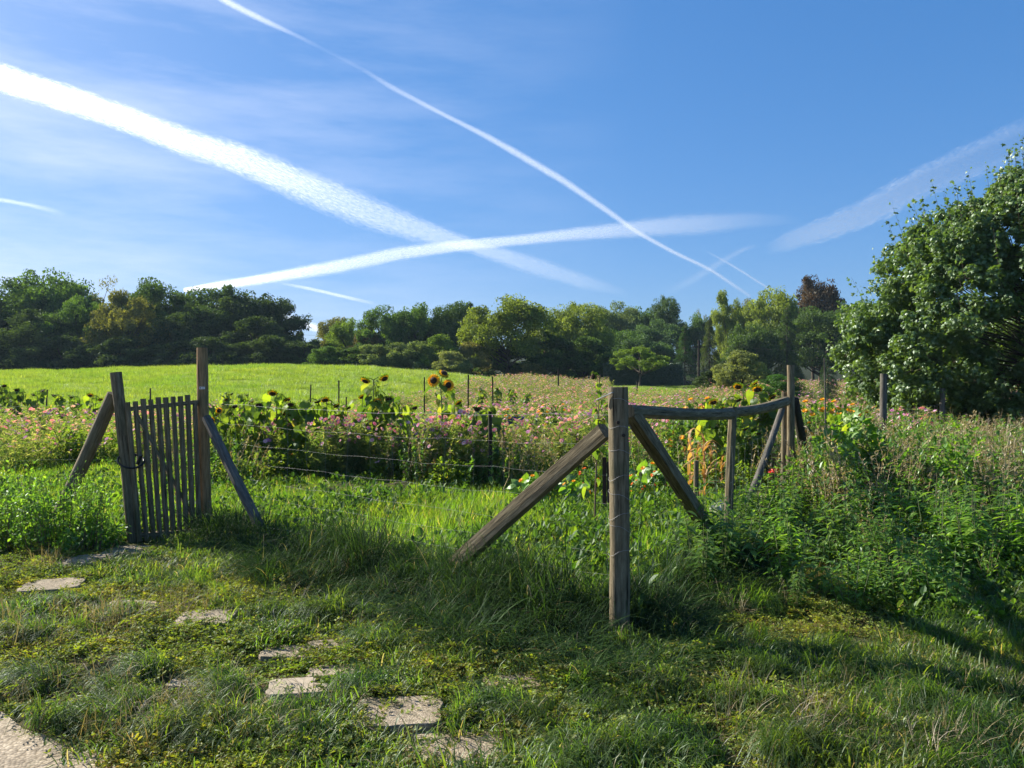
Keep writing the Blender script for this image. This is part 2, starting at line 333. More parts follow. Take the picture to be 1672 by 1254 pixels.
# ---------------------------------------------------------------- fence line and ground zones
A0=np.array([-3.33,8.34]); A1=np.array([.69,5.0]); A2=np.array([3.76,10.4]); A3=np.array([6.0,12.4])
def fence_y(x):
    return np.interp(x,[-12,-3.9,-3.33,.69,3.76,6.0,9.5,14],[8.4,7.95,8.34,5.0,10.4,12.4,17,24])
PATHL=[(-9,9.4),(-4.2,5.05),(-2.46,3.72),(-1.95,3.40),(-1.62,3.22),(-1.1,2.7),(0,1.6),(3,-1.2)]
def path_y(x): return np.interp(x,[p[0] for p in PATHL],[p[1] for p in PATHL])
ys=np.concatenate([np.linspace(-6,14,121),np.linspace(14.4,110,190),np.linspace(115,600,40)])
xu=np.linspace(-1,1,161)
V=[];Z=[]
for y in ys:
    hw=max(10,abs(y)*1.3)
    x=xu*hw; z=terr(x,np.full_like(x,y)); V.append(np.stack([x,np.full_like(x,y),z],1)); Z.append(np.clip((y-fstart(x,y))/3,0,1))
nx=161; ny=len(ys); i,j=np.meshgrid(np.arange(nx-1),np.arange(ny-1)); a=(j*nx+i).ravel()
mb=MB(); mb.add(np.concatenate(V),np.stack([a,a+1,a+nx+1,a+nx],1),0,True)
go=mb.obj('ground',ground_mat()); at=go.data.attributes.new('zone','FLOAT','POINT'); at.data.foreach_set('value',np.concatenate(Z).astype(np.float32)); tag(go,kind='structure')
mb=MB(); vv=[];K=40
for t in np.linspace(0,1,K):
    x=-9+12*t; y=float(path_y(x))+.04*math.sin(x*9)+.03*math.sin(x*23); vv.append((x,y,float(terr(x,y))+.012)); vv.append((x-3,y-7,.012))
vv=np.array(vv); mb.add(vv,np.array([[2*i,2*i+1,2*i+3,2*i+2] for i in range(K-1)]),0,True)
po=mb.obj('path',aggregate('path_concrete',(.33,.27,.195),(.56,.47,.345),70,True)); tag(po,kind='structure')

# paving slabs ---------------------------------------------------
slabs=[(85,963,.43,.42,.3,'topmost-left pale slab sunk in yellow weeds left of the walkway'),(142,921,.42,.38,.2,'dappled slab in the bush shadow below the gate'),
(214,903,.44,.36,.1,'slab directly below the gate threshold, half in shade'),(222,993,.38,.2,.15,'thin sliver of slab mostly overgrown, between two bare slabs'),
(335,1018,.37,.3,.1,'sunlit round-cornered slab alone in the yellow weeds'),(467,1067,.28,.22,.05,'small wedge-shaped slab, left one of a close pair'),
(543,1056,.27,.17,.3,'small slab shaded at its edge, right one of a close pair'),(548,1097,.3,.17,.1,'narrow slab just under the close pair'),
(300,1121,.16,.1,0,'tiny pale corner of slab peeping out of green grass'),(487,1131,.3,.22,.2,'broken smooth slab with a missing corner among grass tufts'),
(648,1175,.42,.34,.05,'largest clean pebble-finish slab in the foreground'),(742,1228,.44,.34,.1,'slab at the bottom edge stepping down from the largest one'),
(840,1122,.32,.2,.1,'slab almost buried under dry brown weeds')]
MS=aggregate('pebble_slab',(.27,.215,.15),(.52,.44,.32),130); MS2=plain('smooth_slab',(.34,.28,.2),.85,0,.5,25,.25)
SL=[]
for k,(px,py,w,dp,rz,lb) in enumerate(slabs):
    d=EYE*F/(py-HY); c=G(px,d); n=30; a=np.arange(n)*2*math.pi/n
    r=(np.abs(np.cos(a))**9+np.abs(np.sin(a))**9)**(-1/9)*(1+rng.normal(size=n)*.03)
    X=np.cos(a)*r*w/2; Y=np.sin(a)*r*dp/2
    if k==9: X=np.where((X>0)&(Y>0),X*.55,X)
    z0=.02; th=.03
    cr,sr=math.cos(rz),math.sin(rz)
    top=np.stack([X*cr-Y*sr,X*sr+Y*cr,np.full(n,z0)],1); bot=top.copy()*1.01; bot[:,2]=-th
    ins=top.copy(); ins[:,:2]*=.985; ins[:,2]+=.004
    mb=MB(); q=np.arange(n); q2=(q+1)%n
    mb.add(np.concatenate([bot,top,ins]),[np.stack([q,q2,q2+n,q+n],1),np.stack([q+n,q2+n,q2+2*n,q+2*n],1),(q+2*n)[None]],0,False)
    o=mb.obj('paving_slab',MS2 if k in(8,9) else MS); o.location=(c.x,c.y,c.z+ (0.012 if k!=11 else -.004)); o.rotation_euler=(rng.normal()*.02,rng.normal()*.02,0)
    tag(o,lb,'paving slab','stepping slabs sunk in the foreground grass'); SL.append((c.x,c.y,w*.5,dp*.5))
def slabfree(x,y,m=.9):
    ok=np.ones(len(x),bool)
    for cx,cy_,hw,hd in SL: ok&=~((abs(x-cx)<hw*m)&(abs(y-cy_)<hd*m))
    return ok

# ---------------------------------------------------------------- ground-cover prototypes
def proto(name,mb,mats):
    return mb.obj(name,mats,col=None if False else PROTO)
def inst(name,protos,pts,rot,scale,idx,label,cat,kind='stuff'):
    me=bpy.data.meshes.new(name); me.vertices.add(len(pts)); me.vertices.foreach_set('co',np.asarray(pts,float).ravel())
    for n_,ty,data in (('rot','FLOAT_VECTOR',rot),('scl','FLOAT_VECTOR',scale)):
        a=me.attributes.new(n_,ty,'POINT'); a.data.foreach_set('vector',np.asarray(data,np.float32).ravel())
    a=me.attributes.new('idx','INT','POINT'); a.data.foreach_set('value',np.asarray(idx,np.int32))
    o=bpy.data.objects.new(name,me); COL.objects.link(o); tag(o,label,cat,None,kind)
    c=bpy.data.collections.new(name+'_kinds')
    for p in protos:
        c.objects.link(p)
    g=bpy.data.node_groups.new(name+'_scatter','GeometryNodeTree')
    g.interface.new_socket('Geometry',in_out='INPUT',socket_type='NodeSocketGeometry'); g.interface.new_socket('Geometry',in_out='OUTPUT',socket_type='NodeSocketGeometry')
    gi=g.nodes.new('NodeGroupInput'); gout=g.nodes.new('NodeGroupOutput'); ip=g.nodes.new('GeometryNodeInstanceOnPoints'); ci=g.nodes.new('GeometryNodeCollectionInfo')
    ci.inputs['Collection'].default_value=c; ci.inputs['Separate Children'].default_value=True; ci.inputs['Reset Children'].default_value=True
    def na(n_,ty):
        q=g.nodes.new('GeometryNodeInputNamedAttribute'); q.data_type=ty; q.inputs[0].default_value=n_; return q.outputs[0]
    g.links.new(gi.outputs[0],ip.inputs['Points']); g.links.new(ci.outputs[0],ip.inputs['Instance']); ip.inputs['Pick Instance'].default_value=True
    g.links.new(na('idx','INT'),ip.inputs['Instance Index'])
    er=g.nodes.new('FunctionNodeEulerToRotation'); g.links.new(na('rot','FLOAT_VECTOR'),er.inputs[0]); g.links.new(er.outputs[0],ip.inputs['Rotation'])
    g.links.new(na('scl','FLOAT_VECTOR'),ip.inputs['Scale']); g.links.new(ip.outputs[0],gout.inputs[0])
    md=o.modifiers.new('scatter','NODES'); md.node_group=g
    return o
def pts_area(dens,x0,x1,y0,y1,keep):
    """random points; dens per m2; keep(x,y)->probability"""
    n=int(dens*(x1-x0)*(y1-y0)); x=rng.uniform(x0,x1,n); y=rng.uniform(y0,y1,n)
    k=(np.abs(x)<y*.74+.6)&(rng.random(n)<keep(x,y)); return x[k],y[k]
def sn(x,y,s,seed=0):
    r=np.random.default_rng(seed+99); v=0
    for i in range(5):
        a=r.uniform(0,6.28); f=s*r.uniform(.6,1.8); v=v+np.sin((x*math.cos(a)+y*math.sin(a))*f+r.uniform(0,6.28))
    return np.clip(.5+v/5*.9,0,1)
def place(name,protos,x,y,s0,s1,label,cat,tilt=.12,zs=None,dz=0,direc=None):
    n=len(x); z=terr(x,y)+dz
    rz=rng.uniform(0,6.283,n) if direc is None else direc+rng.normal(size=n)*.5
    rot=np.stack([rng.normal(size=n)*tilt,rng.normal(size=n)*tilt,rz],1)
    s=rng.uniform(s0,s1,n); S=np.stack([s,s,s*(1 if zs is None else zs)],1)
    print(name,n)
    return inst(name,protos,np.stack([x,y,z],1),rot,S,rng.integers(0,len(protos),n),label,cat)
def reps(fn,name,mats,k=4):
    out=[]
    for i in range(k):
        mb=MB(); fn(mb,i); out.append(proto(f'{name}_{i:02d}',mb,mats))
    return out
shortg=reps(lambda m,i:blades(m,85,.12,.04,.12,.0045,.75,dry=.07,seg=4,lean=.6),'shortg',M['grass'])
longg=reps(lambda m,i:(blades(m,95,.08,.14,.34,.005,.75,dirb=-math.pi/2,dry=.06,seg=6,lean=.55,flop=.5)),'longg',M['grass'],5)
tallg=reps(lambda m,i:(blades(m,60,.12,.3,.66,.0065,.55,dry=.05,seg=6,lean=.35,flop=.4),blades(m,25,.13,.15,.35,.006,.5,dry=.1,seg=3)),'tallg',M['tall'],5)
gardg=reps(lambda m,i:blades(m,55,.16,.07,.2,.007,.4,dry=.05),'gardg',M['gard'])
fieldg=reps(lambda m,i:blades(m,90,.5,.1,.2,.014,.4,dry=.02,seg=2),'fieldg',M['field'])
dryf=reps(lambda m,i:blades(m,70,.45,.12,.28,.014,.4,dry=.02,seg=2),'fieldh',M['field'],1)
strawg=reps(lambda m,i:blades(m,50,.13,.1,.3,.0035,.5,dry=0,seg=3,lean=.9),'strawg',M['straw'])
def weedf(m,i):
    for s in range(26):
        a=random.uniform(0,6.28); l=random.uniform(.04,.13); z=random.uniform(.008,.04)
        o=np.array([random.gauss(0,.06),random.gauss(0,.06),0]); d=np.array([math.cos(a),math.sin(a),0])
        k=9; t=np.linspace(.05,1,k); pos=o+d*(t*l)[:,None]+np.array([0,0,1])*(z*np.sin(t*2.2)+.004)[:,None]
        f=nz(np.array([-d[1],d[0],0])*np.where(np.arange(k)%2,1,-1)[:,None]+d*.5+rng.normal(size=(k,3))*.3+np.array([0,0,.35]))
        scatter(m,OVAL,OVALF,pos,f,nz(np.array([0,0,1.])+rng.normal(size=(k,3))*.5),rng.uniform(.011,.024,k),0,rng.random()*.7+rng.random(k)*.3)
        tube(m,[o,o+d*l*.5+np.array([0,0,z]),o+d*l+np.array([0,0,z*.8])],.0008,3,0,cap=False,rnd=.95)
weedp=reps(weedf,'weedp',M['weed'],5)
def broadf(m,i):
    for s in range(14):
        o=np.array([random.gauss(0,.08),random.gauss(0,.08),0]); k=6; h=random.uniform(.03,.15)
        a=rng.uniform(0,6.28,k); el=rng.uniform(.2,1.1,k); f=np.stack([np.cos(a)*np.cos(el),np.sin(a)*np.cos(el),np.sin(el)],1)
        scatter(m,OVAL,OVALF,o+np.array([0,0,1])*(rng.random(k)*h)[:,None],f,[0,0,1],rng.uniform(.025,.06,k),0,rng.random(k))
broadp=reps(broadf,'broadp',M['broad'],5)
def meadf(m,i):
    mats=0
    for s in range(13):
        o=np.array([random.gauss(0,.2),random.gauss(0,.2),0]); h=random.uniform(.35,.85); tip=o+np.array([random.gauss(0,.1),random.gauss(0,.1),h])
        tube(m,[o,(o+tip)/2+rng.normal(size=3)*.02,tip],[.003,.0025,.0015],3,0,cap=False,rnd=rng.random())
        k=22; t=rng.random(k)**.8; pos=o+(tip-o)*t[:,None]; a=rng.uniform(0,6.28,k); f=np.stack([np.cos(a),np.sin(a),rng.uniform(.2,1.3,k)],1)
        scatter(m,LEAF*np.array([.28,1,1]),LEAFF,pos,f,[0,0,1],rng.uniform(.05,.13,k),0,rng.random(k))
        if rng.random()<.72:
            n=7; a=np.arange(n)*6.283/n; fw=nz(np.array([random.gauss(0,.5),random.gauss(-.3,.5),1.])); u=nz(np.cross(fw,[1,.2,0])); w=np.cross(fw,u)
            f=np.cos(a)[:,None]*u+np.sin(a)[:,None]*w
            scatter(m,LEAF*np.array([1.3,1,1]),LEAFF,np.repeat(tip[None],n,0),f,fw,rng.uniform(.028,.048),1,.1+.9*rng.random())
        elif rng.random()<.6:
            scatter(m,LEAF,LEAFF,np.repeat(tip[None],6,0),randdir(6),[0,0,1],.02,2,rng.random(6))
meadp=reps(meadf,'meadp',[M['cfol'],M['pink'],M['straw']],6)
def rankf(m,i):    # rank dry herbage: brown stalks with seed tufts and a little green
    for s in range(9):
        o=np.array([random.gauss(0,.14),random.gauss(0,.14),0]); h=random.uniform(.4,.95); tip=o+np.array([random.gauss(0,.14),random.gauss(0,.14),h])
        tube(m,[o,(o+tip)/2+rng.normal(size=3)*.03,tip],[.0035,.003,.001],3,0,cap=False,rnd=rng.random())
        k=26; t=.45+.55*rng.random(k); pos=o+(tip-o)*t[:,None]; 
        scatter(m,LEAF*np.array([.6,1,1]),LEAFF,pos,randdir(k)+np.array([0,0,.6]),[0,0,1],rng.uniform(.015,.06,k),0,rng.random(k))
        k=12; t=.7*rng.random(k); pos=o+(tip-o)*t[:,None]
        scatter(m,OVAL,OVALF,pos,randdir(k)+np.array([0,0,.2]),[0,0,1],rng.uniform(.04,.08,k),1,rng.random(k))
    blades(m,30,.18,.2,.5,.005,.5,mat=0,dry=0,seg=3)
rankp=reps(rankf,'rankp',[M['straw'],M['broad']],5)

def greenf(m,i):
    for s in range(8):
        o=np.array([random.gauss(0,.13),random.gauss(0,.13),0]); h=random.uniform(.35,.9); tip=o+np.array([random.gauss(0,.12),random.gauss(0,.12),h])
        tube(m,[o,(o+tip)/2+rng.normal(size=3)*.03,tip],[.004,.003,.001],3,0,cap=False,rnd=rng.random()*.3)
        k=34; t=.12+.88*rng.random(k); pos=o+(tip-o)*t[:,None]
        scatter(m,OVAL,OVALF,pos,randdir(k)+np.array([0,0,.3]),[0,0,1],rng.uniform(.03,.09,k),1,rng.random(k))
greenp=reps(greenf,'rankq',[M['straw'],M['nettle']],4)
# zone functions
def inside(x,y): return y>fence_y(x)
def fdist(x,y): return fence_y(x)-y
def offpath(x,y): return y>path_y(x)+.02
# foreground
def k_weed(x,y):
    base=np.where(x<1.3,.95,.35)*offpath(x,y)*slabfree(x,y,1.1)*(fdist(x,y)>.75)
    return base*np.clip(.45+1.2*(sn(x,y,2.6,1)-.28),0,1)
x,y=pts_area(230,-4.6,4.2,2.9,8.2,k_weed)
place('creeping_weed',weedp,x,y,.7,1.25,'low yellow-green creeping weeds matted over the foreground between the slabs','ground cover',.15)
def k_short(x,y):
    return offpath(x,y)*slabfree(x,y,1.1)*(fdist(x,y)>.3)*np.clip(.05+1.9*(sn(x,y,3.1,2)-.48)+.45*(x>1.2)+.5*np.clip((3.75-y+0.1*x)/.4,0,1),0,1)
x,y=pts_area(170,-4.6,5.0,2.9,8.2,k_short)
place('short_grass',shortg,x,y,.7,1.5,'short green grass growing through the weeds beside the walkway','grass',.15)
def k_long(x,y):
    edge=np.clip(1-abs(y-path_y(x)-.3)/.3,0,1)*.7
    front=np.clip((3.75-y)/.25,0,1)*.75*(x>-2.2)
    right=np.clip((x-.7)/.5,0,1)*.6
    return offpath(x,y)*slabfree(x,y,1.6)*(fdist(x,y)>.4)*np.clip(edge+front+right+3.0*(sn(x,y,4.4,3)-.66),0,1)*np.clip(.15+2.2*(sn(x,y,5.0,8)-.35),0,1)
x,y=pts_area(85,-4.6,5.4,2.9,8.2,k_long)
place('long_grass',longg,x,y,.5,1.0,'tufts of longer arching grass blades along the bottom edge','grass',.12,direc=math.pi*.1)
tc_=[(30,975),(130,992),(250,1096),(370,1128),(405,1150),(335,1185),(470,1195),(430,1005),(300,965),(620,1045),(575,1120),(1000,1160),(900,1205),(1100,1200),(1200,1150),(1000,1232),(770,1180),(850,1165),(690,1238),(300,1215),(150,1190),(80,1120),(1300,1232),(1400,1105),(1500,1150),(1600,1205),(1450,1225),(1130,1240),(560,1200),(1350,1060),(200,1150),(520,1010),(60,1050),(1250,1090)]
tx=[];ty=[]
for (px,py) in tc_:
    d=EYE*F/(py-HY); m_=rng.integers(10,20); tx.append((px-CX)/F*d+rng.normal(size=m_)*.10); ty.append(d+rng.normal(size=m_)*.06)
tx=np.concatenate(tx);ty=np.concatenate(ty);kp=(ty>path_y(tx)+.03)&slabfree(tx,ty,1.5); tx,ty=tx[kp],ty[kp]
place('grass_tuft',longg,tx,ty,.5,.95,'thick green grass tufts standing in the worn foreground turf','grass',.2,direc=-.6)
x,y=pts_area(45,-4.2,4.4,2.9,8.0,lambda x,y:offpath(x,y)*slabfree(x,y,1.)*np.clip(1.8*(sn(x,y,2.2,5)-.5),0,1))
place('dry_grass',strawg,x,y,.4,.9,'dead straw-coloured grass bits matted between the green tufts','dry grass',.2)
# tall grass band along the outer side of the fence
def k_tall(x,y):
    f=fdist(x,y); w=np.interp(x,[-4,-3.2,-2,0,.8,2.5,6],[.0,.35,1.1,1.3,1.15,1.2,1.2])
    return (f>-.12)*(f<w)*np.where((x>-3.95)&(x<-3.25),.0,1)*.95*(x>-3.3)
x,y=pts_area(95,-3.4,6.5,3.6,9.5,k_tall)
sc=np.interp(fdist(x,y),[-.2,.1,.6,1.3],[.85,.95,.7,.45])*(.5+.8*sn(x,y,4.5,21))
sc=sc*np.where((x>-1.9)&(x<.35)&(fdist(x,y)<.6),1.45,1.)
kp=((x-.68)**2+((y-4.6)*.8)**2)>.075
x,y,sc=x[kp],y[kp],sc[kp]
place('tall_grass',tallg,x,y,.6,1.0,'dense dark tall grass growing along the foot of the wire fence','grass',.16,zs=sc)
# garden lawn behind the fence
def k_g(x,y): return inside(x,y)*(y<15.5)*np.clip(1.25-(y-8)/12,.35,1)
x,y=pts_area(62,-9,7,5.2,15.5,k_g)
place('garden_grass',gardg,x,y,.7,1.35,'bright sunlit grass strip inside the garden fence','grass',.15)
x,y=pts_area(30,-9,7,5.2,16,lambda x,y:inside(x,y)*np.clip(sn(x,y,1.3,4)*1.2,0,1))
place('broad_weed',broadp,x,y,.9,1.8,'leafy low weeds mixed into the sunlit garden grass','weeds',.15)
# flower meadow
def k_m(x,y): return (y<np.where((x/y>.125)&(x/y<.25),43,66))*inside(x,y)*np.clip((y-(14+1.2*np.sin(x*.8)-1.6*((x>-5)&(x<2.2))))/1.2,0,1)*np.clip((fstart(x,y)+2-y)/3,0,1)
x1,y1=pts_area(6.5,-22,15,12,26,k_m); x2,y2=pts_area(4.0,-30,45,26,64,lambda x,y:k_m(x,y)*(x/y>-.85))
x=np.concatenate([x1,x2]); y=np.concatenate([y1,y2])
place('flower_meadow',meadp,x,y,.7,1.35,'hazy meadow of feathery stems dotted with pale pink blooms','wildflowers',.1,zs=np.where((x/y<-.05)&(y>19),.55,np.where(y>24,.8,1.)))
# far field
def k_f(x,y): return np.clip((y-fstart(x,y))/3,0,1)
x,y=pts_area(2.8,-52,5,28,71,k_f)
place('field_grass',fieldg+dryf,x,y,.6,1.5,'bright lime-green grass of the far sloping field','grass',.05)
x,y=pts_area(5,5,17,43,66,lambda x,y:(x/y>.12)&(x/y<.255))
place('lawn_grass',fieldg,x,y,.8,1.2,'small strip of mown green lawn before the clipped hedge','grass',.05)
# rank dry herbage on the right, along the fence
def k_r(x,y):
    f=fence_y(x)-y
    return (x>3.4)*np.where(inside(x,y),np.clip(1.3-(y-fence_y(x))/3.5,0,1),np.clip(1-(f-3.8)/1.0,0,1)*np.clip((y-7.6)/1.0,0,1))*.95
x,y=pts_area(14,3.4,17,7.5,22,k_r); xa,ya=pts_area(7,-6,3.2,11.2,14.5,lambda x,y:np.clip(1.6*(sn(x,y,2.2,14)-.35),0,1)); x=np.concatenate([x,xa]); y=np.concatenate([y,ya])
place('dry_herbage',rankp+greenp,x,y,.7,1.25,'tangled straw-brown dead herbage around the right-hand posts and bed edges','dry weeds',.12)
x,y=pts_area(5,2.4,9,5.4,9.5,lambda x,y:(~inside(x,y))*1.)
place('mixed_weeds',rankp[:2]+greenp,x,y,.35,.7,'mixed straggly weeds and dry stalks poking through the nettles','weeds',.2)
x,y=pts_area(40,2.6,13,5.0,13,lambda x,y:(~inside(x,y))*(x>2.2)*.8)
place('bank_weed',broadp,x,y,.9,1.5,'dark leafy weeds covering the shady bank under the nettles','weeds',.2)

# ---------------------------------------------------------------- fence
def obj1(name,fn,mat,parent=None):
    mb=MB(); fn(mb); return mb.obj(name,mat,parent)
def post_thing(label,parts,base,group='round timber posts of the garden fence'):
    t=thing('fence_post',label,'fence post',(0,0,0),group)
    for nm,mat,args in parts:
        obj1(nm,lambda mb:[pole(mb,*a[0],**a[1]) for a in args],mat,t)
    localize(t,base); return t
PK=dict(n=14,k=14,wob=.05,bend=.008)
t=post_thing('thin dark leaning post left of the gate with cable lock around it',[
 ('post',M['wood'],[((P3(219,893,7.9),P3(189,608,7.9),.064,.055),PK)]),
 ('brace',M['wood'],[((P3(95,845,8.1),P3(186,643,7.98),.062,.058),dict(n=10,k=8,wob=.06,square=.5))])],P3(219,880,7.9))
t=post_thing('tallest post, light brown, at the right side of the gate with small white tag',[
 ('post',M['woodnew'],[((P3(337,880,8.32),P3(330,568,8.32),.066,.057),PK)]),
 ('brace',M['woodgrey'],[((Vector((-2.36,7.55,-.02)),P3(337,682,8.25),.052,.045),dict(n=8,k=10,wob=.05,square=.8))])],P3(337,868,8.32))
mb=MB(); p=P3(330,633.5,8.245); box(mb,p,(.06,.006,.026)); tg=mb.obj('tag',M['white'],t); tg.location=-Vector(t.location)
mb=MB(); box(mb,p+Vector((-.018,-.0045,.001)),(.012,.003,.012)); box(mb,p+Vector((.01,-.0045,.0)),(.03,.003,.004)); q=mb.obj('tag_print',M['black'],tg)
t=post_thing('thick cracked corner post in the front centre of the fence, nearest of all',[
 ('post',M['wood'],[((Vector((.68,4.86,-.12)),P3(1009,632,4.86),.066,.061),dict(n=18,k=22,wob=.05,square=.35,bend=.004))]),
 ('brace',M['wood'],[((Vector((-.66,6.12,-.03)),P3(988,703,5.07),.06,.052),dict(n=12,k=14,wob=.07,square=.7))]),
 ('brace',M['wood'],[((Vector((1.98,7.3,-.03)),P3(1028,672,5.12),.056,.045),dict(n=12,k=14,wob=.07,square=.8))])],Vector((.68,4.86,0)))
mb=MB(); pole(mb,P3(974,653,4.88),P3(1000,641,4.79),.008,.008,n=4,k=2,square=1,flat=.3); br=mb.obj('bracket',M['metal'],t); br.location=-Vector(t.location)
for z_,x_ in ((1.36,-.02),(1.28,.015)):
    mb=MB(); tube(mb,[(.68+x_,4.795,z_),(.68+x_,4.783,z_)],.011,8); q=mb.obj('bolt',M['wooddark'],bpy.data.objects[br.parent.name]); q.location=-Vector(br.parent.location)
t=post_thing('round post at the far end of the sagging rail, taller than the rail',[
 ('post',M['wood'],[((P3(1289,835,10.4),P3(1291,596,10.4),.055,.049),PK)]),
 ('brace',M['woodgrey'],[((Vector((2.36,8.15,-.03)),P3(1277,668,10.32),.04,.04),dict(n=10,k=8,wob=.06,square=.6))]),
 ('brace',M['wooddark'],[((P3(1321,815,11.0),P3(1297,650,10.45),.062,.055),dict(n=10,k=8,wob=.06,square=.5))]),
 ('stake',M['wood'],[((P3(1279,820,10.5),P3(1281,640,10.5),.04,.038),dict(n=8,k=6,wob=.06,square=.6))])],P3(1289,820,10.4))
for px,top,d,r,lb in ((1443,610,12.5,.055,'grey post standing in dry weeds just left of the maple crown'),(1539,634,16.6,.055,'shorter post under the maple crown'),(1569,643,19,.05,'hindmost post half hidden by weeds below the maple')):
    g=G(px,d); post_thing(lb,[('post',M['woodgrey'],[((g-Vector((0,0,.1)),P3(px,top,d),r*1.05,r),PK)])],g)
# sagging rail with its upright
t=thing('fence_rail','sagging timber rail from the corner post to the far post with upright in the middle','rail')
mb=MB(); a=P3(1026,671,5.08); b=P3(1192,676,7.72); k=8
pts=[lerp(a,b,i/(k-1))-Vector((0,0,.012*math.sin(math.pi*i/(k-1)))) for i in range(k)]; tube(mb,pts,np.linspace(.042,.056,k),8,square=.9,flat=1.0,wob=.03)
mb.obj('board',M['wood'],t)
mb=MB(); a=P3(1186,674,7.66); b=P3(1284,655,10.36)
pts=[lerp(a,b,i/(k-1))-Vector((0,0,.03*math.sin(math.pi*i/(k-1)))) for i in range(k)]; tube(mb,pts,np.linspace(.05,.062,k),8,square=.9,wob=.03)
mb.obj('board',M['wood'],t)
mb=MB(); pole(mb,P3(1188,890,7.8),P3(1197,664,7.8),.044,.04,n=8,k=9,square=.7,wob=.05); mb.obj('upright',M['wood'],t); localize(t,P3(1188,888,7.8))
# gate
t=thing('garden_gate','narrow weathered picket gate between two posts, seen closed','gate')
mb=MB(); ga=P3(208,658,7.86); gb=P3(321,646,8.24); ba=P3(228,884,7.86); bb=P3(329,876,8.24)
for i in range(10):
    f=(i+.2)/9.3; tp=lerp(ga,gb,f)+Vector((0,-.03,.015+random.uniform(-.008,.012))); bt=lerp(ba,bb,f)+Vector((0,-.03,random.uniform(-.01,.01)))
    if i==9: tp.z-=.06
    tube(mb,[bt,lerp(bt,tp,.35),lerp(bt,tp,.7),tp],[.024+.003*random.random()]*4,8,square=.9,flat=.55,wob=.04,smooth=False)
mb.obj('picket_panel',M['wood'],t)
for u,v in ((.045,0),(.955,0)):
    mb=MB(); p0=lerp(ga,ba,u)+Vector((0,.012,0)); p1=lerp(gb,bb,u)+Vector((0,.012,0)); tube(mb,[p0,p1],.046,4,square=1,flat=.45,smooth=False); mb.obj('rail',M['wood'],t)
mb=MB(); tube(mb,[lerp(ga,ba,.08)+Vector((.07,.02,0)),lerp(gb,bb,.95)+Vector((-.03,.02,0))],.034,4,square=1,flat=.45,smooth=False); mb.obj('diagonal_brace',M['wood'],t)
localize(t,P3(270,885,8.0))
mb=MB(); c0=P3(214,752,7.85); pts=[]
for i in range(25):
    a=i/24*2*math.pi; pts.append(c0+Vector((math.cos(a)*.125,math.sin(a)*.1,-.03*math.cos(a)+ (-.06 if a>math.pi else .05)*abs(math.sin(a)))))
tube(mb,pts,.011,8,cap=False); pole(mb,c0+Vector((.09,-.05,-.03)),c0+Vector((.13,-.06,.06)),.018,.018,n=8,k=2)
tag(mb.obj('cable_lock',M['black']),'black cable lock looped around the left gate post and gate','lock')
# dark planks at the main post
t=thing('wooden_plank','dark narrow boards hanging upright behind the left side of the corner post','plank')
for dx in (0,.03):
    mb=MB(); box(mb,P3(987,785,5.12)+Vector((dx,.01*dx,-.01 if dx else 0)),(.024,.03,.31 if not dx else .27)); mb.obj('board',M['wooddark'],t)
localize(t,P3(987,825,5.12))
# wire netting
def net(label,pts,zs,vs,name='wire_fence'):
    t=thing(name,label,'wire fence',tuple(pts[0]),'wire netting sections of the garden fence'); n=max(6,int(sum((Vector(b)-Vector(a)).length for a,b in zip(pts,pts[1:]))/.25))
    P=[Vector(p) for p in pts]; Ls=[0]
    for a,b in zip(P,P[1:]): Ls.append(Ls[-1]+(b-a).length)
    def at(s):
        for i in range(len(P)-1):
            if s<=Ls[i+1]+1e-6: return lerp(P[i],P[i+1],(s-Ls[i])/(Ls[i+1]-Ls[i]))
        return P[-1]
    mb=MB(); mv=MB()
    ph=rng.random(4)*6
    def zz(s,z): return z*(1-.03*math.sin(math.pi*min(1,s/Ls[-1])))+.006*math.sin(s*5+z*9+ph[0])+.004*math.sin(s*13+z*30)
    def yy(s,z): return .012*math.sin(s*3.1+z*4+ph[1])
    for z in zs:
        q=[at(Ls[-1]*i/n)+Vector((0,yy(Ls[-1]*i/n,z),zz(Ls[-1]*i/n,z))) for i in range(n+1)]
        tube(mb,q,.0010 if z==zs[-1] else .0006,3,cap=False)
    s=0
    while s<Ls[-1]:
        tube(mv,[at(s)+Vector((.01*math.sin(z*7+s*5),yy(s,z),zz(s,z))) for z in zs],.0007,3,cap=False); s+=vs
    a=mb.obj('line_wire',M['wire'],t); b=mv.obj('stay_wire',M['wire'],t)
    a.location=-Vector(pts[0]); b.location=-Vector(pts[0])
    return t
ZS=[.06,.2,.34,.48,.64,.82,1.0,1.2,1.4]
net('wire netting running from the left gate post out of the left edge',[(-8.5,8.4,0),(-3.93,7.95,0)],ZS,.3)
net('wire netting between the brown gate post and the corner post',[(-3.3,8.3,0),(.66,5.02,0)],ZS,.3)
net('wire netting under the sagging rail',[(.74,5.08,0),(3.7,10.38,0)],ZS[:-2],.3)
net('wire netting through the dry weeds to the right-hand posts',[(3.8,10.42,0),(6.04,12.5,.0),(9.29,16.6,0),(11.1,19,0)],ZS[:-1],.35)
# loops of wire twisted round the corner post
t=thing('binding_wire','thin wires wound round the corner post','wire',(.68,4.86,0))
mb=MB()
for z in (1.5,1.33,1.18,1.02,.9,.78,.7,.55):
    tl=random.uniform(-.03,.03); pts=[Vector((.0+math.cos(a)*.072,math.sin(a)*.072,z+tl*math.cos(a)+.01*math.sin(3*a))) for a in np.linspace(0,6.283,15)]; mb=MB(); tube(mb,pts,.0012,3,cap=False); mb.obj('wire_loop',M['wire'],t)

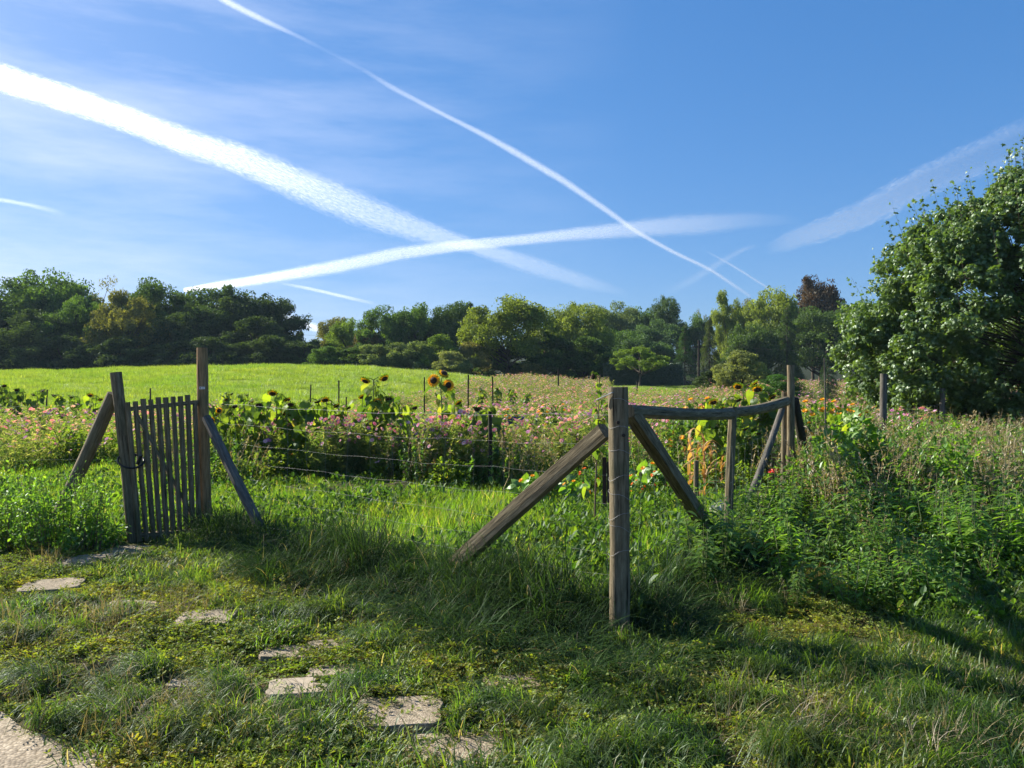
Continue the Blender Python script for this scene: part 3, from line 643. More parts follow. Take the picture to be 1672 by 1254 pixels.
# ---------------------------------------------------------------- trees
def crown_proto(kind,seed,nl,per,leaf,rl=(.10,.17)):
    """unit tree: height 1, crown radius about .5; returns (trunk mesh, crown mesh)"""
    global rng
    rs=np.random.default_rng(seed); save=rng; rng=rs
    mbT=MB(); mbC=MB(); C=[]
    z0={'round':.18,'low':.04,'tall':.15,'spread':.35,'airy':.3}[kind]
    for i in range(nl):
        while True:
            p=rs.normal(size=3); p/=np.linalg.norm(p); 
            if p[2]>-.75: break
        rad=rs.uniform(.62,.9) if rs.random()<.78 else rs.uniform(.15,.6)
        c=np.array([p[0]*.42*rad/.8,p[1]*.42*rad/.8,z0+(1-z0)*(.5+.44*p[2]*rad/.8)])
        h=(c[2]-z0)/(1-z0)
        if kind in('round','airy'): c[:2]*=np.interp(h,[0,.35,.7,1],[.75,1.05,.95,.7])
        if kind=='low': c[:2]*=np.interp(h,[0,.3,1],[1.15,1.05,.6])
        if kind=='tall': c[:2]*=np.interp(h,[0,.5,1],[.9,1.,.5])
        if kind=='spread': c[:2]*=1.15
        C.append((c,rs.uniform(*rl)))
    pts=[];nrm=[];lob=[]
    for c,r in C:
        sub=rs.integers(6,11)
        for s_ in range(sub):
            d=randdir(1)[0]; d[2]=d[2]*.7+.15; cc=c+d*r*.62; r2=r*rs.uniform(.35,.6); n=int(per/sub)
            u=randdir(n); q=cc+u*(r2*rs.uniform(.55,1.08,n)**.6)[:,None]*np.array([1,1,.75])
            pts.append(q); nrm.append(nz(u*.7+randdir(n)*.75+np.array([0,0,.25]))); lob.append(np.full(n,rs.random()))
    pts=np.concatenate(pts);nrm=np.concatenate(nrm);lob=np.concatenate(lob); n=len(pts)
    zt=np.percentile(pts[:,2],99.7); kz=1/zt; kr=.5/np.percentile(np.abs(pts[:,0]),98.5)
    pts=pts*np.array([kr,kr,kz]); C=[(c*np.array([kr,kr,kz]),r) for c,r in C]
    f=nz(np.cross(nrm,randdir(n))); f[:,2]-=.35
    scatter(mbC,LEAF,LEAFF,pts,f,nrm,leaf*rs.uniform(.6,1.35,n),0,np.clip(lob*.55+rs.random(n)*.42,0,1)*np.where(rs.random(n)<.02,1.2,1).clip(0,1))
    top=.75
    tube(mbT,[np.array([.012*math.sin(k*2.1+seed),.012*math.cos(k*1.7),top*k/7]) for k in range(8)],np.interp(np.arange(8),[0,1,7],[.034,.024,.006]),8)
    for c,r in C[::2]:
        b=max(.1,min(.6,c[2]*.55)); p0=np.array([0,0,b]); mid=p0+(c-p0)*.5+np.array([0,0,-.02]); tube(mbT,[p0,mid,c],[.010,.006,.002],5,cap=False)
    rng=save
    return mbT.mesh('trunk',M['bark']),mbC.mesh('crown',M['crown'])
def conifer_proto(seed,droop=.25,dens=1.0,leaf=.03):
    global rng
    save=rng; rng=np.random.default_rng(seed); rs=rng
    mbT=MB(); mbC=MB(); tube(mbT,[(0,0,0),(0.004,0,.5),(0,0,.97)],[.022,.014,.002],7)
    for i in range(int(150*dens)):
        h=.05+.93*rs.random()**.85; Rr=.47*(1-h)**.8*rs.uniform(.65,1.08)+.015; a=rs.uniform(0,6.283); d=np.array([math.cos(a),math.sin(a),0])
        p0=np.array([0,0,h]); tip=p0+d*Rr+np.array([0,0,-droop*Rr+.02]); tube(mbT,[p0,tip],[.004,.001],3,cap=False)
        n=int(95*(.1+Rr*3.2)); t=rs.uniform(.12,1,n)**.75; side=np.array([-d[1],d[0],0]); wd=(.03+.10*Rr)*(1.15-t)
        pos=p0+(tip-p0)*t[:,None]+side*(rs.uniform(-1,1,n)*wd*2)[:,None]+np.array([0,0,1])*(-abs(rs.normal(size=n))*.02-.1*t*t*Rr)[:,None]
        f=d*.7+side*rs.uniform(-1,1,n)[:,None]+np.array([0,0,-.5])+randdir(n)*.4
        scatter(mbC,LEAF*np.array([.6,1,1]),LEAFF,pos,f,[0,0,1],leaf*rs.uniform(.5,1.2,n),0,np.clip(rs.random()*.5+rs.random(n)*.4,0,1))
    rng=save
    return mbT.mesh('trunk',M['bark']),mbC.mesh('crown',M['crown'])
TP={'r1':crown_proto('round',1,60,560,.026),'r2':crown_proto('round',2,66,520,.025,(.09,.15)),'r3':crown_proto('round',3,48,680,.026,(.12,.2)),
 'l1':crown_proto('low',4,48,460,.036,(.1,.17)),'l2':crown_proto('low',5,44,480,.036,(.1,.18)),'t1':crown_proto('tall',6,60,480,.025,(.08,.14)),
 's1':crown_proto('spread',7,26,420,.032,(.09,.16)),'a1':crown_proto('airy',8,24,240,.02,(.07,.12)),'c1':conifer_proto(9),'c2':conifer_proto(10,.5,1.1,.032)}
def tree(px,w,top,D,kind,col,label,name='broadleaf_tree',cat='tree',group=None,base=None,ov=1.12,sink=0.0):
    g=G(px,D) if base is None else base
    H=P3(px,top,D).z-g.z; Wd=w/F*D*ov
    t=thing(name,label,cat,(g.x,g.y,g.z-sink),group,random.uniform(0,6.28),(Wd,Wd,H+sink))
    for nm,me in zip(('trunk','crown'),TP[kind]):
        o=bpy.data.objects.new(nm,me); COL.objects.link(o); o.parent=t
        if nm=='crown': o.color=(*col,1)
    return t
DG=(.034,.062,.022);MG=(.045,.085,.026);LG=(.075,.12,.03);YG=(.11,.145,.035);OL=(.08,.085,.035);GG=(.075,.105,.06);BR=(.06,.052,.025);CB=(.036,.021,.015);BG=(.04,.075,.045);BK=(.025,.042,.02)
GW='trees of the dark wood behind the field on the left'; GC='trees behind the field in the centre'; GH='trees on the far hillside right of centre'
for a in [(-70,170,470,90,'r1',DG,'dark tree cut by the left edge, leftmost of the wood'),(18,150,462,90,'r2',DG,'dark green tree second from the left edge of the wood'),(85,135,446,92,'r1',MG,'tallest rounded tree of the left wood'),
 (150,95,449,98,'a1',OL,'thin see-through crown behind the tall trees of the left wood'),(128,110,485,84,'t1',MG,'lighter tree with visible trunk in front of the tallest tree'),(180,100,505,88,'r3',DG,'dark low tree left of the yellowish willow'),
 (208,100,476,82,'t1',OL,'yellowish olive tree standing out in the left wood'),(265,120,461,90,'r2',DG,'rounded tree with sky gaps right of the yellowish tree'),(350,140,472,90,'r3',DG,'broad dark tree tinged brown on top in the middle of the wood'),
 (405,120,480,90,'r1',BK,'dark tree with bronze-tinted top near the right end of the wood'),(455,90,489,90,'t1',BK,'dark tree forming the right end of the left wood'),(310,100,500,84,'r1',BK,'dark lower tree in front of the broad brown-topped tree'),
 (55,120,510,82,'r3',BK,'dark bushy tree low in the left corner of the wood'),(420,110,520,82,'l1',BK,'dark low tree at the foot of the right end of the wood')]:
    tree(*a,group=GW,sink=1)
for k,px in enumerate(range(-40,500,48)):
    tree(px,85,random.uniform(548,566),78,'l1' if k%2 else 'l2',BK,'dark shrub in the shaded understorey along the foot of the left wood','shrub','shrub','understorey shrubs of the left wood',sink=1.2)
for a in [(512,60,556,84,'l1',DG,'low dark bush in the gap right of the wood'),(548,60,520,105,'r3',OL,'greyish small tree at the left end of the centre group'),(575,75,523,92,'r1',LG,'light green tree behind the brownish one'),
 (602,65,538,88,'l2',BR,'brownish olive tree left of the centre group'),(640,90,502,88,'r2',MG,'green tree left of the three joined crowns'),(692,90,499,88,'r1',MG,'green tree in the middle of the three joined crowns'),(748,90,495,88,'r3',DG,'dark tree on the right of the three joined crowns'),
 (829,135,487,74,'r1',(.085,.115,.03),'large rounded yellow-green tree in the centre'),(908,85,506,86,'r2',YG,'yellow-green tree right of the large rounded one'),(948,95,496,86,'r3',YG,'tall yellow-tinted tree right of the centre'),
 (890,110,545,76,'l1',DG,'dark lower tree between the large rounded one and the tall yellow-tinted one'),(955,100,552,76,'l2',DG,'dark lower tree left of the clipped hedge'),(800,70,560,76,'l1',MG,'dark bushy growth at the left foot of the large rounded tree')]:
    tree(*a,group=GC,sink=.6)
for a in [(575,55,568,'l1',DG,'dark bush at the left end of the shrub row'),(612,62,563,'l2',GG,'grey-green bush second in the shrub row'),(648,60,561,'l1',GG,'grey-green bush third in the shrub row'),(684,64,558,'l2',GG,'pale grey-green bush in the middle of the shrub row'),
 (718,62,548,'l1',LG,'taller light green bush above the shrub row'),(736,54,574,'l2',(.11,.13,.08),'silvery low bush in front of the shrub row'),(768,58,560,'l1',(.10,.10,.05),'bush with yellow-brown tints at the right end of the shrub row'),(868,48,594,'l2',OL,'thin brownish bush at the field edge'),(530,50,566,'l2',MG,'small green bush where the field meets the gap')]:
    tree(a[0],a[1],a[2],70 if a[0]!=736 else 67,a[3],a[4],a[5],'bush','bush','bushes along the far edge of the field',sink=.5)
for a in [(1000,80,497,118,'r2',GG,'leftmost pale hillside tree beside the yellow-tinted one'),(1040,80,505,122,'r1',MG,'green hillside tree on the skyline'),(1088,52,486,118,'r3',DG,'dark tree standing higher than its neighbours on the skyline'),(1065,80,525,112,'r2',BG,'blue-green tree below the high skyline tree'),
 (1010,90,540,100,'r3',MG,'mid-green tree on the slope left of the conifers'),(1050,80,548,96,'r1',BG,'bluish tree above the small spreading fruit tree'),(1135,50,515,120,'r1',MG,'small skyline tree between the conifers'),(1148,26,505,126,'a1',OL,'bare-looking thin tree on the skyline'),
 (1187,52,477,98,'t1',YG,'slender tall yellowish tree'),(1218,60,492,102,'r2',OL,'olive tree just right of the slender yellowish one'),(1256,90,474,96,'r1',YG,'yellow-green tree left of the copper beech'),(1328,95,457,104,'r3',CB,'copper-red beech standing highest on the right'),
 (1285,90,500,84,'c2',DG,'dark weeping conifer-like tree in front of the beech'),(1340,110,505,88,'r2',DG,'dark tree below the copper beech'),(1225,80,530,84,'r1',DG,'dark broad tree between conifer and willow shrub'),(1400,110,500,95,'r1',DG,'dark tree partly behind the maple'),(1470,120,510,100,'r2',DG,'dark tree glimpsed through the maple'),(1560,150,500,100,'r3',DG,'dark tree behind the maple trunk'),(1660,150,500,100,'r1',DG,'dark tree behind the right edge of the maple')]:
    tree(*a,group=GH,sink=.6)
tree(1118,66,528,78,'c1',(.03,.065,.035),'dark pyramid conifer left of the utility pole','conifer','tree',sink=.3)
tree(1158,62,514,80,'c2',(.04,.06,.025),'brownish dark conifer right of the utility pole','conifer','tree',sink=.3)
tree(1352,62,576,36,'c1',(.028,.052,.055),'small blue spruce under the maple','blue_spruce','tree',sink=.1)
tree(1045,76,566,63,'s1',LG,'small light green spreading fruit tree before the hedge','fruit_tree','tree',base=None,ov=1.2)
tree(1212,78,574,46,'l1',(.1,.12,.065),'rounded grey-green willow shrub','willow_shrub','shrub')
tree(1272,70,612,40,'l2',(.03,.075,.02),'low bright green shrub right of the willow shrub','bush','bush')
tree(1160,50,606,50,'l1',BK,'dark low shrub at the foot of the utility pole','bush','bush')
# clipped hedge
def hedge(px0,px1,top,D,label):
    a=G(px0,D); b=G(px1,D); H=P3(px0,top,D).z-min(a.z,b.z); Lh=(b-a).length; mb=MB(); n=9000
    u=rng.random(n); fc=rng.random(n); x=u*Lh; face=fc<.6
    yv=np.where(face,-.7,rng.uniform(-.7,.7,n))+rng.normal(size=n)*.06; z=np.where(face,rng.random(n)*H,H)+rng.normal(size=n)*.05
    nr=nz(np.where(face[:,None],[0,-1,.2],[0,0,1.])+randdir(n)*.7)
    scatter(mb,LEAF,LEAFF,np.stack([x,yv,z],1),np.cross(nr,randdir(n)),nr,rng.uniform(.1,.2,n),0,rng.random(n))
    box(mb,(Lh/2,0,H/2-.06),(Lh-.1,1.2,H-.1))
    t=thing('hedge',label,'hedge',a); mb.obj('foliage',M['hedge'],t)
hedge(985,1112,596,67,'dark clipped hedge behind the small lawn')
# the maple at the right
def maple():
    global rng
    rng=np.random.default_rng(77); g=G(1710,18.5); H=6.9; mbT=MB(); mbC=MB(); rs=rng
    base=np.array([0,0,0.])
    tube(mbT,[(0,0,-.1),(.04,0,.8),(-.03,.05,2.2),(.02,0,4.2),(0,0,6.1)],[.17,.14,.11,.07,.02],10)
    # silhouette: (height, left extent) measured from the trunk axis
    hs=[.3,.7,1.1,1.7,2.6,3.3,4.0,4.6,5.4,5.9,6.4,6.8]; ex=[1.5,2.5,4.0,4.9,5.1,4.8,4.1,3.9,3.3,2.0,1.2,.6]
    C=[]
    tries=0
    while len(C)<470:
        h=rs.uniform(.45,6.6); a=rs.uniform(0,6.283); e=np.interp(h,hs,ex); r=e*(rs.uniform(.72,1.0) if rs.random()<.72 else rs.uniform(.1,.7))
        if math.sin(a)>.3 and rs.random()<.45: continue
        lr=rs.uniform(.3,.6); r=max(0,r-lr*.7)
        C.append((np.array([math.cos(a)*r,math.sin(a)*r*.85,h-.1]),lr))
    for h in np.linspace(.9,6.45,27):
        for a in (math.pi,math.pi+.45,math.pi-.35):
            lr=rs.uniform(.32,.55); e=np.interp(h,hs,ex); e*=rs.uniform(.74,1.0); C.append((np.array([math.cos(a)*max(0,e-lr*.9),math.sin(a)*max(0,e-lr)*.85,h-.1]),lr))
    P=[];Nn=[];Lb=[]
    for c,lr in C:
        k=rs.integers(5,9); b=np.array([0,0,max(.7,min(5.4,c[2]*.55+.3))]); mid=(b+c)/2+np.array([0,0,-.12])
        (tube(mbT,[b,mid+rs.normal(size=3)*.12,c],[.022,.014,.005],5,cap=False) if rs.random()<.4 else None)
        for s in range(k):
            d=randdir(1)[0]; d[2]=d[2]*.6+.2; cc=c+d*lr*.8; r2=lr*rs.uniform(.35,.55); n=62
            tube(mbT,[c,cc],[.006,.003],3,cap=False)
            u=randdir(n); P.append(cc+u*(r2*rs.random(n)**.45)[:,None]); Nn.append(nz(u*.5+randdir(n)*.6+np.array([0,0,.5]))); Lb.append(np.full(n,rs.random()))
        # upright shoots at the outline
        if rs.random()<.55:
            d=nz(c-np.array([0,0,2.5])); d=nz(d*.5+np.array([0,0,.9])); t=np.linspace(.3,1.7,16); P.append(c+d*(t*lr*1.4)[:,None]+rs.normal(size=(16,3))*.05); Nn.append(nz(randdir(16)+np.array([0,0,.7]))); Lb.append(np.full(16,rs.random()))
            tube(mbT,[c,c+d*lr*2.3],[.006,.002],3,cap=False)
    P=np.concatenate(P);Nn=np.concatenate(Nn);Lb=np.concatenate(Lb);n=len(P)
    f=nz(np.cross(Nn,randdir(n))); f[:,2]-=.4
    scatter(mbC,PALM,PALMF,P,f,Nn,rs.uniform(.055,.12,n),0,np.clip(Lb*.4+rs.random(n)*.55,0,1))
    print('maple leaves',n)
    t=thing('maple_tree','big leafy green maple filling the right edge of the picture','tree',g)
    mbT.obj('trunk',M['bark'],t); mbC.obj('crown',M['maple'],t)
maple()
# utility pole and lines
g=G(1141,60); t=thing('utility_pole','slim utility pole among the trees right of centre','pole',g)
H=P3(1141,556,60).z-g.z
obj1('pole',lambda mb:tube(mb,[(0,0,0),(0,0,H)],[.11,.08],8),M['wooddark'],t)
obj1('crossarm',lambda mb:box(mb,(0,0,H-.5),(.9,.09,.09)),M['wooddark'],t)
def line(label,pp,r=.010):
    mb=MB()
    for (a,b) in pp:
        k=14; sag=(b-a).length*.012; tube(mb,[lerp(a,b,i/k)-Vector((0,0,sag*4*(i/k)*(1-i/k))) for i in range(k+1)],r,4,cap=False)
    tag(mb.obj('power_line',M['black']),label,'cable','overhead cables on the utility pole')
line('upper overhead cable crossing in front of the conifers',[(P3(960,566,62),P3(1141,561,60)),(P3(1141,561,60),P3(1420,575,50))])
line('lower overhead cable left of the utility pole',[(P3(1060,597,62),P3(1141,595,60))])
line('overhead cable crossing the sky gap right of the left wood',[(P3(470,545,75),P3(560,548,75))])
# far stakes
GS='thin stakes at the back of the garden'
for px,top,d,lb in ((76,636,30,'thin dark stake at the left beyond the gate'),(246,634,30,'thin dark stake seen above the gate'),(507,628,27,'thin dark stake above the left sunflowers'),(553,621,24,'taller thin dark stake above the left sunflowers'),(564,648,20,'short dark stump among the left sunflowers'),(693,616,27,'dark stake left of the two bright sunflowers'),
  (765,612,27,'dark stake right of the two bright sunflowers'),(805,615,27,'dark stake right of the bright sunflowers, farther off'),(911,603,45,'pale stake before the dark trees'),(1040,622,50,'small stake at the edge of the lawn')):
    g=G(px,d); tp=P3(px,top,d); mb=MB(); pole(mb,Vector((0,0,0)),Vector((random.uniform(-.03,.03),0,tp.z-g.z)),.028*d/27,.025*d/27,n=7,k=5,wob=.06); o=mb.obj('garden_stake',M['wooddark']); o.location=g; tag(o,lb,'stake',GS)
for px,top,bot,d,r,m,lb in ((800,672,765,11.5,.035,'wooddark','short dark post standing between the pink flowers and the fence'),(1137,752,815,10,.035,'wood','stump-like post beside the dry corn'),(822,695,760,12,.008,'black','thin black rod right of the short dark post'),(694,690,740,13,.008,'black','thin black rod left of the pink flowers'),(1347,585,735,12,.012,'woodgrey','slender cane with a climbing plant right of the far rail post')):
    mb=MB(); a=P3(px,bot,d); b=P3(px+(0 if px!=1347 else -1),top,d); a.z=min(a.z,float(terr(a.x,a.y))); pole(mb,Vector((0,0,0)),b-a,r,r*.9,n=8,k=6,wob=.06); o=mb.obj('garden_stake',M[m]); o.location=a; tag(o,lb,'stake',None)

# ---------------------------------------------------------------- garden plants
def sunflower(seed,h,heads,nl=16,lsz=.2,wilt=0.3):
    global rng
    save=rng; rng=np.random.default_rng(seed); rs=rng
    t=thing('sunflower','','sunflower')
    mb=MB(); st=[np.array([0.03*math.sin(z*3+seed),.03*math.cos(z*2),z*h]) for z in np.linspace(0,1,7)]
    tube(mb,st,np.linspace(.014,.008,7),6)
    P=[];Fd=[]
    for i in range(nl):
        z=.18+.8*(i+.3)/nl; a=i*2.4+rs.normal()*.3; p0=np.array([np.interp(z,np.linspace(0,1,7),[q[0] for q in st]),np.interp(z,np.linspace(0,1,7),[q[1] for q in st]),z*h]); d=np.array([math.cos(a),math.sin(a),0]); pl=rs.uniform(.05,.26)*(1.25-z*.55)
        p1=p0+d*pl+np.array([0,0,.05]); tube(mb,[p0,p1],[.004,.003],3,cap=False)
        P.append(p1);Fd.append(d*rs.uniform(.3,1)+np.array([0,0,-rs.uniform(.1,1.3)-wilt]))
    # side shoots with small leaves and buds
    for i in range(6):
        z=rs.uniform(.45,.95); a=rs.uniform(0,6.28); p0=st[min(6,int(z*6))]; tip=p0+np.array([math.cos(a)*.18,math.sin(a)*.18,rs.uniform(.05,.3)]); tube(mb,[p0,tip],[.005,.003],4,cap=False)
        for q in range(4):
            P.append(p0+(tip-p0)*rs.random());Fd.append(randdir(1)[0]+np.array([0,0,-.6]))
    mb.obj('stem',M['stem'],t)
    P=np.array(P);Fd=np.array(Fd); mb=MB(); scatter(mb,HEART,HEARTF,P,Fd,nz(np.array([0,0,1.])+randdir(len(P))*.35),lsz*rs.uniform(.4,1.25,len(P)),0,rs.random(len(P))); mb.obj('foliage',M['sunleaf'],t)
    for (dx,dy,dz,fx,fy,fz,r,op) in heads:
        r*=1.0 if seed==1 else .74
        if seed in (3,4,5): fz-=.5; op*=.5
        c=np.array([dx,dy,h+dz]); fw=nz(np.array([fx,fy,fz],float)); u=nz(np.cross(fw,[0.1,.0,1.])); w=np.cross(u,fw)
        mb=MB(); tube(mb,[st[-1],(st[-1]+c)/2+np.array([0,0,.04]),c-fw*.02],[.008,.007,.009],5,cap=False)
        for rr,n,l in ((.5,16,.45),(.45,12,.4)):
            a=np.arange(n)*6.283/n; f=np.cos(a)[:,None]*u+np.sin(a)[:,None]*w
            scatter(mb,LEAF,LEAFF,c+f*r*rr-fw*.012,f-fw*.35,fw,r*l*1.3,0,rs.random(n))
        hd=mb.obj('flower_head',M['sunleaf'],t)
        mb=MB(); n=14; a=np.arange(n)*6.283/n; ring=c+(np.cos(a)[:,None]*u+np.sin(a)[:,None]*w)*r*.52
        mb.add(np.concatenate([ring-fw*.02,ring+fw*.012,ring*.4+c*.6+fw*.022]),[np.stack([np.arange(n),(np.arange(n)+1)%n,(np.arange(n)+1)%n+n,np.arange(n)+n],1),np.stack([np.arange(n)+n,(np.arange(n)+1)%n+n,(np.arange(n)+1)%n+2*n,np.arange(n)+2*n],1),(np.arange(n)+2*n)[None],np.arange(n)[::-1][None]],0,True)
        mb.obj('seed_disc',M['disc'],hd)
        if op:
            mb=MB()
            for off,m_ in ((0,1.),(.12,.9)):
                n=20; a=np.arange(n)*6.283/n+off; f=np.cos(a)[:,None]*u+np.sin(a)[:,None]*w
                scatter(mb,LEAF*np.array([.75,1,1]),LEAFF,c+f*r*.45,f+fw*rs.uniform(-.1,.3,n)[:,None]*(1 if op>.5 else -2.5),fw,r*.62*m_*op**.3,0,rs.random(n))
            mb.obj('petal_ring',M['petal'],hd)
    rng=save
    return t
SF={}
SF['bright']=sunflower(1,1.5,[(-.12,-.08,.05,-.25,-1,.15,.10,1),(.10,-.1,-.02,.25,-1,.1,.09,1),(.03,0,.16,.3,-.3,.5,.10,.4)],32,.16)
SF['lean']=sunflower(2,1.6,[(-.15,-.05,-.02,-.3,-.5,-.9,.13,.4),(.15,-.05,.02,.5,-.5,-.8,.13,.3),(.05,-.1,-.35,.3,-.8,-.4,.12,.4)],46,.175)
SF['droop1']=sunflower(3,1.3,[(.1,-.1,-.05,.3,-.6,-.8,.13,0),(-.15,-.05,-.2,-.3,-.8,-.6,.11,.3)],52,.175,.5)
SF['droop2']=sunflower(4,1.2,[(-.12,-.08,-.02,-.2,-.4,-1,.12,0)],56,.175,.4)
SF['droop3']=sunflower(5,1.25,[(0,-.12,0,.1,-.7,-.6,.12,.5),(.18,.02,-.1,.6,-.3,-.5,.1,.4)],48,.165,.5)
SF['small']=sunflower(6,1.1,[(-.08,-.08,.03,-.2,-1,-.1,.085,.7),(.12,-.06,-.06,.6,-1,.3,.075,.7),(.03,-.08,-.2,-.6,-1,-.3,.08,.6)],16,.17,.3)
used=set()
def putsun(kind,px,d,top,rz,label,squeeze=1):
    g=G(px,d); o=SF[kind]; h0={'bright':1.5,'lean':1.6,'droop1':1.3,'droop2':1.2,'droop3':1.25,'small':1.1}[kind]
    if kind in used: o=copytree(o)
    used.add(kind); H=max(.6,P3(px,top,d).z-g.z); s=H/(h0+.08); o.location=g; o.scale=(s*squeeze,s*squeeze,s); o.rotation_euler=(0,0,rz)
    o['label']=label; o['category']='sunflower'; o['group']='sunflowers in the garden bed'
for a in [('bright',722,12.6,618,0,'sunflower with two bright open heads facing the viewer, tallest right of centre'),('lean',613,12.4,612,0,'tall nodding sunflower with yellow-edged hanging head left of the two bright heads'),
 ('small',347,12.6,655,0,'sunflower with small bright open heads right beside the brown gate post'),('droop1',372,12.9,652,.5,'leafy sunflower just right of the gate post brace top'),('droop3',398,13.2,650,2.,'leafy drooping sunflower, second in the left bed'),
 ('droop2',424,12.4,650,1.2,'broad-leaved sunflower with hanging dark head in the left bed'),('droop3',449,13,634,.0,'sunflower with one yellow head raised above the left bed'),('droop1',476,12.6,648,-.6,'bushy drooping sunflower in the middle of the left bed'),
 ('droop2',503,12.5,645,2.5,'dark-headed sunflower under the thin stake'),('droop3',530,12.9,645,.3,'yellow-green leafy sunflower near the tall stake'),('droop1',556,13.2,655,1.2,'low sunflower at the right end of the left bed'),
 ('droop2',640,12.6,640,.8,'leafy sunflower leaning on the tall nodding one'),('lean',592,13.4,640,1.4,'shorter sunflower left of the tall nodding one'),('droop1',668,13.8,655,.2,'small drooping sunflower between nodding and bright ones'),
 ('droop3',740,13,650,.9,'leafy sunflower right behind the two bright heads'),('droop2',792,12.3,658,0,'bushy light-green sunflower right of the pink flowers'),('droop2',775,13.4,668,2,'low leafy sunflower beside the bushy light-green one'),
 ('droop3',1160,11.6,648,.1,'yellow sunflower behind the sagging rail, left one'),('droop1',1190,12.2,640,.6,'yellow sunflower behind the upright of the rail'),('lean',1216,12.4,622,.2,'tall sunflower with wilting leaves above the sagging rail'),('droop3',1238,12.,626,-.4,'sunflower with hanging head next to the far rail post'),
 ('droop1',1205,11.2,690,.5,'low leafy sunflower below the sagging rail'),('droop2',1235,11.4,700,1.,'dark leafy sunflower below the rail near the far post')]:
    putsun(*a)
for k,(px,d,top) in enumerate([(5,24,622),(30,22,630),(62,22,634),(95,24,640),(122,20,642),(150,19,640),(370,22,636),(395,24,640),(788,30,632),(812,30,630),(835,32,634),(860,28,640),(878,24,660),(985,24,650),(1010,30,642)]):
    putsun(['droop1','droop2','droop3'][k%3],px,d,top,k*1.3,'distant leafy sunflower with hanging head at the back of the garden')
# dried sunflower by the corner post
t=sunflower(11,1.5,[(-.06,-.05,0,-.6,-.5,-.6,.07,0)],12,.11,1.0); t.location=G(975,8.2); t.scale=(.8,.8,1.13); t.name='dried_sunflower'; tag(t,'thin withered sunflower stalk just left of the corner post top','sunflower')
for c in t.children: 
    if c.name.startswith('stem'): c.data.materials[0]=M['brownstem']
# cosmos
def cosmos(seed):
    global rng
    save=rng; rng=np.random.default_rng(seed); rs=rng
    t=thing('cosmos_plant','','flower'); mb=MB(); tips=[]
    for s in range(26):
        a=rs.uniform(0,6.28); r=rs.uniform(.03,.32); h=rs.uniform(.55,1.0); o=np.array([math.cos(a)*r*.3,math.sin(a)*r*.3,0]); tip=np.array([math.cos(a)*r,math.sin(a)*r,h]); tips.append(tip)
        tube(mb,[o,(o+tip)/2+rs.normal(size=3)*.02,tip],[.004,.003,.0015],3,cap=False,rnd=rs.random())
        k=34; tt=rs.random(k)**.9*.95; pos=o+(tip-o)*tt[:,None]; f=randdir(k)+np.array([0,0,.6])
        scatter(mb,LEAF*np.array([.2,1,1]),LEAFF,pos,f,[0,0,1],rs.uniform(.06,.14,k),0,rs.random(k))
    mb.obj('foliage',M['cfol'],t)
    for tip in tips[:20]:
        mb=MB(); n=8; a=np.arange(n)*6.283/n; fw=nz(np.array([rs.normal()*.4,-.8+rs.normal()*.3,.6])); u=nz(np.cross(fw,[1,.2,0])); w=np.cross(fw,u); f=np.cos(a)[:,None]*u+np.sin(a)[:,None]*w
        scatter(mb,LEAF*np.array([1.35,1,1]),LEAFF,np.zeros((n,3)),f+fw*.15,fw,rs.uniform(.024,.04),0,rs.random())
        box(mb,fw*.004,(.012,.012,.012),0,1)
        o=mb.obj('blossom',[M['pink'],M['petal']],t); o.location=tip
    rng=save; return t
CO=[cosmos(20),cosmos(21),cosmos(22)]; cu=0
for k,(px,d,top) in enumerate([(440,12.4,690),(468,12.8,688),(526,11.8,688),(545,12.4,682),(566,12,684),(590,12.2,682),(612,12.6,690),(632,11.9,694),(700,11.8,690),(722,12.4,680),(742,11.8,684),(756,12.3,676),(775,11.7,688),(810,13.5,690),(850,14,690),(912,13,692),(940,13.5,690),(1085,13,690),(1120,13.5,688),(1250,12,715)]):
    o=CO[k%3] if k<3 else copytree(CO[k%3]); g=G(px,d); o.location=g; s=(P3(px,top,d).z-g.z)/.95; o.scale=(s,s,s); o.rotation_euler=(0,0,rng.uniform(-.6,.6))
    where='left of the tall nodding sunflower' if px<600 else 'under the two bright sunflowers' if px<790 else 'scattered right of the centre' if px<1000 else 'behind the sagging rail'
    tag(o,'pink cosmos bush '+['with dense blooms','with paler blooms','with loose blooms'][k%3]+' '+where,'flower','pink cosmos bushes in the garden bed')
